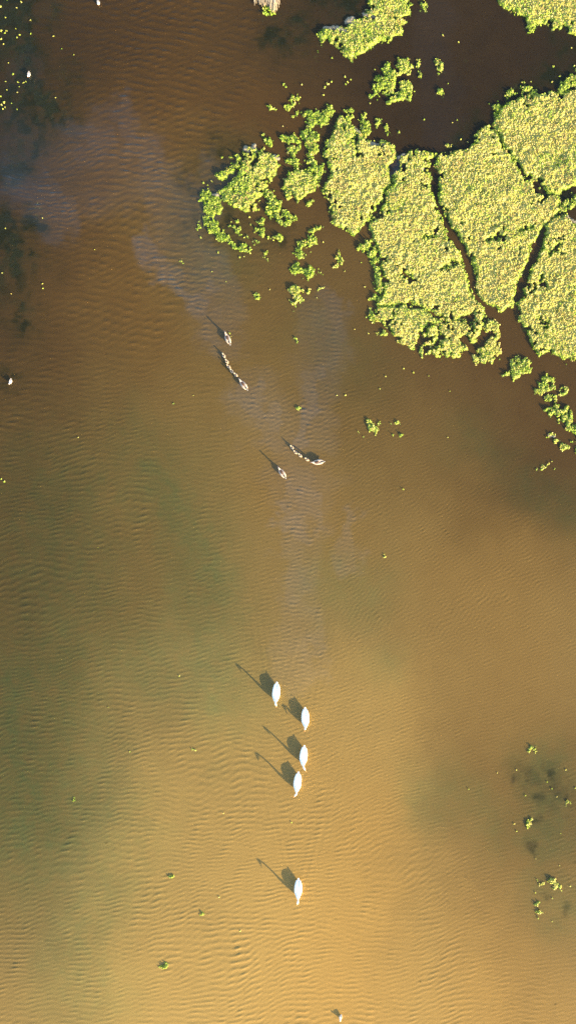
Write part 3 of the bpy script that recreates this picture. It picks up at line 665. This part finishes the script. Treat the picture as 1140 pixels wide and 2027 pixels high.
clump('branching yellow weed sprig below the cream-yellow lump', dots=[(1066, 1787, 3), (1070, 1784, 3)], lines=[(1063, 1790, 1074, 1780, 2), (1067, 1788, 1068, 1806, 2), (1068, 1806, 1062, 1814, 2), (1068, 1806, 1074, 1808, 2)], pale=.6, group=OG)
clump('small pale weed sprig left of the cream-yellow lump', lines=[(1067, 1752, 1069, 1746, 2)], pale=.7, group=OG)
clump('pale weed tuft at the head of the lower right weed bed', dots=[(1051, 1484, 4), (1055, 1485, 3)], lines=[(1056, 1483, 1058, 1476, 1.5)], pale=.9, group=OG)
clump('angled yellow weed sprig in the lower right weed bed', dots=[(1061, 1617, 3)], lines=[(1047, 1634, 1048, 1626, 2.5), (1048, 1624, 1062, 1614, 2.5)], pale=.5, group=OG)
clump('yellow weed sprig at the right edge of the lower right weed bed', dots=[(1126, 1590, 3)], lines=[(1122, 1593, 1127, 1587, 2)], pale=.5, group=OG)

# specks: too small to tell apart inside one neighbourhood
ORD = ['nearest to', 'second nearest to', 'third nearest to', 'fourth nearest to', 'fifth nearest to', 'sixth nearest to']
def speck_labels(pts, noun, where, marks):
    """single each speck out by its rank from a thing one can find"""
    P = np.array(pts)[:, :2]
    best = [None] * len(P)
    for mi, (mx, my, text) in enumerate(marks):
        for k, i in enumerate(np.argsort(np.hypot(P[:, 0] - mx, P[:, 1] - my))[:6]):
            if best[i] is None or k < best[i][0]: best[i] = (k, text)
    return [f'{noun} {ORD[b[0]]} {b[1]}' if b else f'{noun} {where}' for b in best]

def specks(noun, where, group, pts, marks, pale=.5):
    labels = speck_labels(pts, noun, where, marks)
    for k, (a, b, q) in enumerate(pts):
        label = labels[k]
        if q < 1.2: q = 1.2
        n = int(2 + q * 1.6)
        r = np.random.default_rng(900 + int(a * 7 + b))
        ox, oy = W(a, b)
        P = np.stack([(r.random(n) - .5) * .9 * q / PXM, (r.random(n) - .5) * .9 * q / PXM, .012 + .02 * r.random(n)], 1)
        t = np.where((r.random(n) < pale)[:, None], pick(PALE, n, r) * 1.1, pick(LIME, n, r))
        V, F, C = leaf_soup(P, .027 + .008 * q, .5, t, r)
        o = link('weed_speck', make_mesh('weed_speck', V, F, M_LEAF, False, cols={'tint': C}), None, (ox, oy, 0))
        tag(o, label, 'weed speck', group)

specks('tiny pale weed leaf', 'over the upper left weed bed, away from bird and corner', 'weed leaves over the upper left weed bed',
       [(27, 147, 3), (37, 163, 2.5), (39, 172, 2.5), (48, 164, 2.2), (53, 162, 1.6), (35, 183, 2), (15, 178, 2), (12, 162, 2), (11, 213, 2.5), (7, 216, 2.5), (35, 217, 1.6), (40, 69, 3), (35, 74, 2.5), (62, 67, 2.2), (61, 40, 2.5),
        (107, 72, 2.5), (34, 16, 2.2), (4, 61, 4), (14, 62, 3), (11, 66, 2.5), (32, 57, 2), (2, 14, 4), (12, 35, 2), (14, 0, 3), (111, 194, 2.2), (18, 125, 1.5), (3, 78, 4), (8, 88, 2), (24, 205, 1.5), (2, 192, 3), (9, 203, 4), (4, 208, 3), (123, 97, 1.2), (147, 109, 1.5), (43, 4, 3)], [(58, 148, 'the white bird over dark weed'), (0, 0, 'the upper left corner'), (195, 6, 'the white bird at the top edge'), (0, 210, 'the left edge below the white bird'), (5, 62, 'the brightest tuft on the left edge'), (20, 165, 'the dark gap left of the white bird'), (45, 105, 'the dark water above the white bird')], .55)
specks('tiny weed leaf', 'at the left edge', 'weed leaves over the left edge weed bed', [(12, 453, 1.8), (85, 432, 1.6), (188, 494, 1.6), (85, 562, 2), (86, 571, 2.2), (24, 582, 1.5), (6, 540, 1.5)], [(12, 453, 'the upper end of the left-edge weed bed'), (82, 425, 'the round sunken weed patch')], .4)
specks('small green weed scrap', 'in the dark water above the mats', 'weed scraps above the mats',
       [(562, 168, 4), (566, 172, 3), (649, 166, 5), (643, 173, 4), (656, 162, 3), (688, 163, 3), (684, 167, 3), (694, 158, 2.5), (598, 168, 2.5), (657, 115, 3), (640, 188, 3), (682, 152, 3)], [(640, 110, 'the crusted mat at the top edge'), (735, 192, 'the leafy clump near the top'), (562, 168, 'the slanting weed sprig')], .3)
specks('tiny weed leaf', 'in the dark channel at upper right', 'weed leaves in the upper right channel',
       [(907, 84, 2.5), (876, 70, 2.5), (1095, 132, 3.5), (1092, 163, 3), (1033, 163, 2.2), (839, 237, 2), (886, 166, 1.5), (912, 276, 2.5), (904, 238, 2), (895, 243, 1.5), (1107, 152, 3), (1050, 162, 2), (925, 282, 2), (1130, 95, 2), (795, 70, 2.5), (768, 85, 3), (742, 138, 2), (732, 205, 2.5)], [(870, 180, 'the small weed ring near the top'), (1140, 110, 'the right edge above the mats'), (892, 290, 'the creamy fragment off the straw mat'), (840, 10, 'the tuft at the top edge'), (1000, 40, 'the upper right corner mat'), (735, 200, 'the left foot of the leafy clump')], .45)
specks('tiny weed leaf', 'around the left cluster of mats', 'weed leaves below the left cluster',
       [(432, 500, 3), (475, 510, 2.5), (484, 508, 2), (398, 470, 4), (420, 538, 1.5), (448, 558, 1.2), (534, 573, 2), (627, 590, 1.2), (682, 537, 1.5), (504, 460, 3), (494, 430, 2.5), (496, 445, 2.5), (440, 312, 4), (420, 360, 3), (402, 362, 4), (560, 250, 1.5), (472, 462, 2), (458, 440, 2), (605, 505, 2), (615, 500, 1.8), (655, 390, 2), (640, 480, 2)], [(390, 450, 'the leftmost round clump'), (509, 581, 'the isolated upright weed leaf'), (480, 300, 'the crust on the left cluster'), (520, 510, 'the lowest sprig of the left cluster'), (600, 500, 'the hook-shaped weed chain'), (640, 570, 'the row of weed bits')], .35)
specks('tiny weed leaf', 'in the water below the biggest mat', 'weed leaves below the biggest mat', [(799, 730, 3), (818, 738, 3), (763, 745, 2), (835, 708, 3.5), (715, 520, 2), (722, 568, 2.5), (729, 660, 2), (702, 652, 1.2), (890, 775, 1.2), (886, 866, 1.6), (751, 770, 1.2), (848, 745, 1.4), (975, 712, 2), (683, 783, 2.5), (667, 783, 1.8)], [(730, 620, 'the left tip of the lower lobe'), (820, 700, 'the bottom of the lower lobe'), (967, 697, 'the round weed island'), (588, 806, 'the tuft above the sideways goose'), (770, 845, 'the crescent-shaped clump')], .4)
specks('tiny yellow weed leaf', 'on the lower left water', 'weed leaves on the lower left water', [(443, 1610, 1.6), (435, 1775, 2), (476, 1843, 2.5), (258, 1488, 1.5), (356, 1338, 1.8), (195, 1084, 1.2), (577, 1628, 2), (215, 1400, 1.3), (156, 866, 1.8), (10, 953, 3.5), (4, 948, 2), (383, 783, 1.2)], [(590, 1758, 'the lone last swan'), (546, 1370, 'the first swan of the line'), (0, 955, 'the left edge level with the geese'), (343, 798, 'the lime tuft left of the goslings'), (144, 1580, 'the dark tuft near the left edge')], .4)
specks('tiny weed leaf', 'over the lower right weed bed', 'weed leaves over the lower right weed bed', [(1022, 1524, 1.8), (1082, 1548, 2), (1092, 1561, 2), (1039, 1575, 1.8), (1101, 1577, 1.8), (1119, 1524, 1.6), (1017, 1631, 2.2), (1022, 1645, 1.8), (1059, 1767, 2), (1107, 1714, 1.8), (1092, 1778, 1.5), (1092, 1824, 2), (1110, 1763, 2.4), (983, 1530, 1.6), (1060, 1700, 1.2), (1128, 1754, 2.4), (1138, 1560, 2), (1109, 1650, 1.2), (927, 1562, 1.5)], [(1095, 1750, 'the cream-yellow weed lump'), (1051, 1484, 'the pale tuft heading the weed bed'), (1055, 1625, 'the angled yellow weed sprig'), (1126, 1590, 'the yellow sprig at the right edge'), (870, 1560, 'the open sand left of the weed bed'), (1068, 1806, 'the branching yellow weed sprig')], .55)

# ------------------------------------------------------------------ submerged weed beds (nobody could count their leaves)
def weed_bed(label, zones, n, seed, top=-.012, lift=.05):
    r = np.random.default_rng(seed)
    P = []
    for (x0, y0, x1, y1, q, dens) in zones:
        m = int(n * dens)
        t = r.random(m); a = r.random(m) * 6.283; d = q * np.sqrt(r.random(m))
        px = x0 + (x1 - x0) * t + d * np.cos(a); py = y0 + (y1 - y0) * t + d * np.sin(a)
        X, Y = W(px, py)
        ok = fbm(X, Y, .7, 4, 3) > .47
        X, Y = X[ok], Y[ok]
        P.append(np.stack([X, Y, top - lift * r.random(len(X))], 1))
    P = np.concatenate(P)
    t = np.where((r.random(len(P)) < .25)[:, None], pick(LIME, len(P), r) * .22, pick(DEEP, len(P), r) * .38)
    V, F, C = leaf_soup(P, .10, .35, t, r)
    V[:, 2] = np.clip(V[:, 2], -.09, -.006)
    o = link('submerged_weed', make_mesh('submerged_weed', V, F, M_LEAF, False, cols={'tint': C}))
    tag(o, label, 'weed bed', None, 'stuff')

weed_bed('dark submerged weed bed in the upper left corner', [(20, 20, 25, 110, 45, 1), (65, 195, 105, 225, 36, 1.2), (15, 230, 30, 300, 45, 1), (90, 30, 110, 15, 22, .3), (125, 140, 130, 205, 14, .3)], 3000, 51)
weed_bed('dark submerged weed bed at the left edge below the slick of grey water', [(8, 450, 12, 590, 32, 1.2), (40, 500, 35, 590, 16, .5), (80, 412, 84, 436, 12, .25), (68, 512, 70, 525, 12, .2), (58, 610, 55, 622, 16, .25)], 2600, 52)
weed_bed('sunken dark green weed under the top edge, left of the crusted mat', [(590, 50, 560, 80, 34, .7), (560, 40, 525, 25, 20, .3), (650, 30, 700, 5, 25, .5)], 900, 53)
weed_bed('scattered sunken weed in the lower right water', [(1055, 1530, 1100, 1560, 34, .5), (1048, 1612, 1062, 1640, 14, .18), (1126, 1580, 1124, 1590, 8, .08), (1030, 1540, 1020, 1550, 8, .06), (1075, 1675, 1060, 1680, 8, .06), (1090, 1600, 1100, 1640, 26, .2), (1080, 1560, 1100, 1700, 55, .5)], 700, 54, -.008)

# ------------------------------------------------------------------ dry reed tuft at the top edge
def reed_tuft():
    r = np.random.default_rng(77)
    root = link('reed_tuft', None, None, (*W(524, 2), 0))
    tag(root, 'tan tuft of dry reed stalks with a few green leaves at the top edge', 'reed tuft')
    V, F = [], []
    def stalk(p, q, w):
        b = len(V); p = np.array(p); q = np.array(q); d = q - p
        s = np.cross(d, [0, 0, 1.0]); s /= np.linalg.norm(s) + 1e-9; up = np.array([0, 0, w])
        m = (p + q) / 2 + np.array([0, 0, .03])
        for c, ww in ((p, w), (m, w), (q, w * .4)):
            V.extend([c - s * ww, c + up, c + s * ww])
        for k in (0, 3):
            F.extend([[b + k, b + k + 1, b + k + 4, b + k + 3], [b + k + 1, b + k + 2, b + k + 5, b + k + 4], [b + k + 2, b + k, b + k + 3, b + k + 5]])
    for k in range(230):
        x0 = -.35 + .95 * r.random(); y0 = .55 + .3 * r.random()
        x1 = x0 * .8 + .12 + (r.random() - .5) * .42; y1 = -.66 + .75 * r.random() ** 1.4 + .9 * abs(x1 - .38) + .12 * math.sin(9 * x1)
        stalk((x0, y0, .05 + .14 * r.random()), (x1, y1, .02 + .16 * r.random()), .012 + .01 * r.random())
    for k in range(14):
        x0 = -.55 + .35 * r.random()
        stalk((x0, .5, .1), (x0 + .03, -.25 + .4 * r.random(), .04), .016)
    me = make_mesh('stalks', V, F, M_STRAW, False)
    tag(link('stalks', me, root), kind='stuff')
    n = 60
    P = np.stack([.05 + (r.random(n) - .2) * .6, -.5 + (r.random(n) - .5) * .45, .03 + .05 * r.random(n)], 1)
    LV, LF, LC = leaf_soup(P, .10, .6, pick(LIME, n, r), r)
    tag(link('foliage', make_mesh('foliage', LV, LF, M_LEAF, False, cols={'tint': LC}), root), kind='stuff')
reed_tuft()

# ------------------------------------------------------------------ birds (forward = +X)
def loft(rings, seg=14):
    """one continuous surface along a spine in the XZ plane; ring = (x, z, half width, half height[, y])"""
    R = np.array([list(r) + [0.0] * (5 - len(r)) for r in rings], float)
    C = np.stack([R[:, 0], R[:, 4], R[:, 1]], 1)
    T = np.gradient(C, axis=0); T[:, 1] = 0; T /= np.linalg.norm(T, axis=1, keepdims=True)
    N = np.stack([-T[:, 2], np.zeros(len(R)), T[:, 0]], 1)
    a = np.arange(seg) * 2 * math.pi / seg
    V = C[:, None, :] + np.cos(a)[None, :, None] * R[:, 2][:, None, None] * np.array([0, 1.0, 0]) + np.sin(a)[None, :, None] * R[:, 3][:, None, None] * N[:, None, :]
    V = V.reshape(-1, 3)
    F = []
    for i in range(len(R) - 1):
        for j in range(seg):
            k = (j + 1) % seg
            F.append([i * seg + j, i * seg + k, (i + 1) * seg + k, (i + 1) * seg + j])
    V = np.concatenate([V, C[:1], C[-1:]])
    c0, c1 = len(V) - 2, len(V) - 1
    for j in range(seg):
        k = (j + 1) % seg
        F.append([c0, k, j, j]); F.append([c1, (len(R) - 1) * seg + j, (len(R) - 1) * seg + k, (len(R) - 1) * seg + k])
    tri = [f for f in F]
    return V, tri

def loft_mesh(name, rings, mat, seg=14, sub=True):
    # densify the spine so the outline stays round
    R = np.array([list(r) + [0.0] * (5 - len(r)) for r in rings], float)
    if sub:
        t = np.arange(len(R)); tt = np.linspace(0, len(R) - 1, (len(R) - 1) * 3 + 1)
        def cr(col):
            out = []
            for q in tt:
                i = min(int(q), len(R) - 2); f = q - i
                p0, p1, p2, p3 = col[max(i - 1, 0)], col[i], col[i + 1], col[min(i + 2, len(R) - 1)]
                out.append(.5 * (2 * p1 + (p2 - p0) * f + (2 * p0 - 5 * p1 + 4 * p2 - p3) * f * f + (3 * p1 - p0 - 3 * p2 + p3) * f ** 3))
            return np.array(out)
        R = np.stack([cr(R[:, c]) for c in range(5)], 1)
        R[:, 2:4] = np.maximum(R[:, 2:4], .002)
    V, F = loft(R, seg)
    me = bpy.data.meshes.new(name)
    me.from_pydata([tuple(v) for v in V], [], [tuple(dict.fromkeys(f)) for f in F])
    me.polygons.foreach_set('use_smooth', np.ones(len(me.polygons), bool))
    me.materials.append(mat); me.update()
    return me

def ball(name, c, r, mat):
    rings = [(c[0] + r * math.cos(t), c[2], r * math.sin(t) + .0005, r * math.sin(t) + .0005, c[1]) for t in np.linspace(math.pi, 0, 7)]
    return loft_mesh(name, rings, mat, 8, False)

def wing_mesh(name, side, mat, s=1.0, y0=.085, lift=.0, x0=-.47, x1=.22, wid=.095):
    n = 9; rings = []
    for i in range(n):
        t = i / (n - 1); xx = x0 + (x1 - x0) * t
        w = wid * (math.sin(math.pi * min(1, .12 + .88 * t) ** .9 * .93) ** .8 + .08)
        z = .215 + .03 * math.sin(math.pi * t) + lift - .02 * (1 - t)
        yy = side * (y0 * (.30 + .85 * math.sin(math.pi * (.12 + .62 * t))))
        rings.append((xx * s, z * s, w * s * .85, .042 * s * (math.sin(math.pi * (.1 + .85 * t)) + .1), yy * s))
    return loft_mesh(name, rings, mat, 10, False)

def swan(head_up=True, turn=0.0):
    root = bpy.data.objects.new('swan', None); COL.objects.link(root)
    body = [(-.54, .20, .012, .012), (-.46, .18, .055, .035), (-.34, .15, .115, .085), (-.18, .12, .17, .14), (0, .10, .19, .17), (.18, .11, .175, .17), (.29, .15, .13, .14)]
    if head_up:
        neck = [(.36, .23, .085, .09), (.375, .34, .055, .06), (.355, .45, .037, .040), (.34, .57, .031, .034), (.352, .68, .031, .034), (.395, .745, .046, .046), (.45, .74, .044, .040), (.50, .72, .026, .024)]
        bill = [(.49, .724, .026, .023), (.53, .708, .022, .014), (.575, .69, .020, .008), (.60, .683, .008, .004)]
        eye = (.445, .757)
    else:
        neck = [(.36, .22, .085, .09), (.375, .28, .055, .06), (.35, .335, .045, .046), (.345, .38, .040, .041), (.375, .415, .042, .042), (.42, .415, .045, .043), (.46, .40, .040, .036), (.50, .38, .026, .024)]
        bill = [(.49, .384, .026, .023), (.53, .365, .022, .014), (.575, .345, .020, .008), (.60, .338, .008, .004)]
        eye = (.445, .425)
    def turned(rings):
        return [(x, z, a, b, (x - .34) * math.tan(turn) if x > .34 and z > .3 else 0.0) for (x, z, a, b) in rings]
    link('body', loft_mesh('body', body + turned(neck), M_WHITE, 16), root)
    for s in (1, -1): link('wing', wing_mesh('wing', s, M_WHITE), root)
    link('tail', loft_mesh('tail', [(-.40, .19, .06, .02), (-.50, .20, .05, .014), (-.58, .21, .022, .006)], M_WHITE, 10), root)
    b = link('bill', loft_mesh('bill', turned(bill), M_ORANGE, 10), root)
    link('bill_knob', ball('bill_knob', (eye[0] + .06, (.16 - .05) * math.tan(turn), eye[1] - .008), .015, M_BLACK), b)
    for s in (1, -1): link('eye', ball('eye', (eye[0], s * .037 + (eye[0] - .34) * math.tan(turn), eye[1]), .008, M_BLACK), root)
    return root

def place(o, px, py, hx, hy, label=None, cat=None, group=None, z=0.0):
    """put the bird's middle at a pixel, heading along the pixel direction (hx, hy)"""
    x, y = W(px, py)
    o.location = (x, y, z); o.rotation_euler = (0, 0, math.atan2(-hy, hx))
    return tag(o, label, cat, group)

SW = 'white swans swimming in a line'
sw = swan(True, .25)
place(sw, 546.5, 1371, -3, 40, 'white swan at the upper end of the line, highest of the five in the picture', 'swan', SW)
s2 = swan(False, -.2)
place(s2, 604, 1421, 1, 40, 'white swan with lowered neck and no neck shadow, furthest to the right', 'swan', SW)
s3 = swan(True, .55)
place(s3, 600.5, 1496, -3, 40, 'white swan below the one with lowered neck, bill turned to the right', 'swan', SW)
s4 = swan(True, -.5)
place(s4, 588.5, 1548, -4, 40, 'white swan lowest of the close line of four, head over the sand-coloured water', 'swan', SW)
s5 = swan(True, -.2)
place(s5, 590, 1758, -1, 40, 'white swan swimming alone below the other four', 'swan', SW)

def goose(neck_up=1.0):
    k = .62
    root = bpy.data.objects.new('goose', None); COL.objects.link(root)
    z1 = .30 + .12 * neck_up
    rings = [(-.50, .17, .014, .012), (-.42, .165, .05, .035), (-.32, .15, .11, .085), (-.16, .12, .185, .14), (0, .11, .205, .17), (.16, .12, .19, .165), (.27, .16, .135, .13),
             (.34, .23, .085, .085), (.38, z1, .058, .058), (.41, z1 + .09, .052, .054), (.45, z1 + .13, .058, .056), (.50, z1 + .12, .05, .046), (.54, z1 + .10, .028, .026)]
    rings = [tuple(v * k for v in r) for r in rings]
    link('body', loft_mesh('body', rings, M_BUFF, 14), root)
    for s in (1, -1):
        w = link('wing', wing_mesh('wing', s, M_CREAM, k, .10, .012, -.44, .20, .10), root)
        link('flight_feathers', loft_mesh('flight_feathers', [((-.50) * k, .235 * k, .012 * k, .008 * k, s * .012 * k), (-.38 * k, .25 * k, .03 * k, .02 * k, s * .03 * k), (-.22 * k, .265 * k, .024 * k, .022 * k, s * .045 * k)], M_DARK, 8), w)
    link('mantle', loft_mesh('mantle', [(-.16 * k, .262 * k, .02 * k, .012 * k), (-.06 * k, .275 * k, .085 * k, .026 * k), (.06 * k, .28 * k, .10 * k, .03 * k), (.17 * k, .272 * k, .085 * k, .026 * k), (.25 * k, .255 * k, .03 * k, .02 * k)], M_BROWN, 12), root)
    link('tail', loft_mesh('tail', [(-.40 * k, .18 * k, .055 * k, .02 * k), (-.50 * k, .185 * k, .05 * k, .014 * k), (-.60 * k, .18 * k, .022 * k, .008 * k)], M_GREY, 10), root)
    link('bill', loft_mesh('bill', [(.53 * k, (z1 + .105) * k, .028 * k, .024 * k), (.58 * k, (z1 + .085) * k, .025 * k, .014 * k), (.63 * k, (z1 + .07) * k, .012 * k, .006 * k)], M_PINK, 8), root)
    for s in (1, -1): link('eye_patch', ball('eye_patch', (.485 * k, s * .038 * k, (z1 + .135) * k), .022 * k, M_BROWN), root)
    return root

GG = 'brown-backed geese with their young'
g1 = goose(1.0)
place(g1, 451, 671, -10, -24, 'brown-backed pale goose farthest up the lake, ahead of the line of goslings', 'goose', GG)
for px, py, hx, hy, lab in ((482, 762, -14, -18, 'brown-backed pale goose at the tail of the line of five goslings'),
                            (628.5, 915, -22, 2, 'brown-backed pale goose swimming sideways at the end of the lower line of goslings'),
                            (558, 936, -13, -19, 'brown-backed pale goose apart from both families, lowest of the geese')):
    o = copy_tree(g1); place(o, px, py, hx, hy, lab, 'goose', GG)

def gosling():
    k = .28
    root = bpy.data.objects.new('gosling', None); COL.objects.link(root)
    rings = [(-.46, .2, .02, .02), (-.36, .2, .12, .10), (-.15, .2, .23, .20), (.05, .21, .24, .22), (.22, .26, .18, .19), (.30, .36, .11, .12), (.36, .48, .11, .11), (.43, .54, .115, .105), (.50, .53, .09, .08), (.55, .50, .03, .03)]
    link('body', loft_mesh('body', [tuple(v * k for v in r) for r in rings], M_DOWN, 12), root)
    link('back_patch', loft_mesh('back_patch', [(-.30 * k, .30 * k, .03 * k, .02 * k), (-.12 * k, .375 * k, .10 * k, .04 * k), (.06 * k, .405 * k, .10 * k, .04 * k), (.18 * k, .41 * k, .03 * k, .02 * k)], M_BROWN, 10), root)
    link('bill', loft_mesh('bill', [(.54 * k, .505 * k, .035 * k, .03 * k), (.62 * k, .475 * k, .02 * k, .012 * k)], M_PINK, 8), root)
    for s in (1, -1): link('wing', loft_mesh('wing', [(-.2 * k, .27 * k, .02 * k, .03 * k, s * .20 * k), (0, .29 * k, .035 * k, .06 * k, s * .225 * k), (.14 * k, .30 * k, .02 * k, .03 * k, s * .19 * k)], M_CREAM, 8), root)
    return root

q0 = gosling()
first = True
for px, py, hx, hy, lab, grp in (
        (443.5, 704.5, -7, -13, 'gosling leading the upper line of five, nearest the uppermost goose', 'upper line of goslings'),
        (449.5, 716, -7, -11, 'second gosling from the front of the upper line', 'upper line of goslings'),
        (453, 726, -9, -9, 'middle gosling of the upper line of five', 'upper line of goslings'),
        (459, 735, -7, -11, 'fourth gosling of the upper line, just before the last one', 'upper line of goslings'),
        (467, 742.5, -9, -10, 'last gosling of the upper line, nearest the goose behind', 'upper line of goslings'),
        (578, 886, -8, -10, 'gosling leading the lower line of four', 'lower line of goslings'),
        (585, 895.5, -8, -7, 'second gosling of the lower line of four', 'lower line of goslings'),
        (594, 901.5, -8, -9, 'third gosling of the lower line, touching the second one', 'lower line of goslings'),
        (607.5, 909.5, -8, -6, 'gosling lagging behind the lower line, beside the sideways goose', 'lower line of goslings')):
    o = q0 if first else copy_tree(q0)
    first = False
    place(o, px, py, hx, hy, lab, 'gosling', grp)

def small_bird():
    k = .30
    root = bpy.data.objects.new('white_bird', None); COL.objects.link(root)
    rings = [(-.52, .24, .02, .02), (-.40, .23, .07, .05), (-.22, .2, .17, .14), (0, .19, .24, .21), (.18, .22, .22, .21), (.30, .33, .13, .14), (.36, .46, .10, .11), (.42, .53, .11, .10), (.49, .52, .09, .08), (.54, .49, .03, .03)]
    link('body', loft_mesh('body', [tuple(v * k for v in r) for r in rings], M_WHITE, 12), root)
    for s in (1, -1): link('wing', loft_mesh('wing', [(-.5 * k, .30 * k, .02 * k, .02 * k, s * .04 * k), (-.25 * k, .33 * k, .07 * k, .05 * k, s * .11 * k), (.05 * k, .36 * k, .09 * k, .07 * k, s * .14 * k), (.2 * k, .34 * k, .03 * k, .03 * k, s * .12 * k)], M_CREAM, 10), root)
    link('bill', loft_mesh('bill', [(.53 * k, .495 * k, .035 * k, .03 * k), (.64 * k, .46 * k, .012 * k, .01 * k)], M_ORANGE, 8), root)
    return root
b0 = small_bird()
BG_ = 'small white water birds'
place(b0, 195.5, 6, 1, 8, 'small white bird on brown water at the top edge', 'bird', BG_)
for px, py, hx, hy, lab in ((58.5, 148, -1, 8, 'small white bird over the dark weed bed in the upper left corner'),
                            (22.5, 755, -2, 7, 'small white bird near the left edge, level with the goslings'),
                            (674, 2012, -2, 8, 'small white bird at the bottom edge below the last swan')):
    o = copy_tree(b0); place(o, px, py, hx, hy, lab, 'bird', BG_)
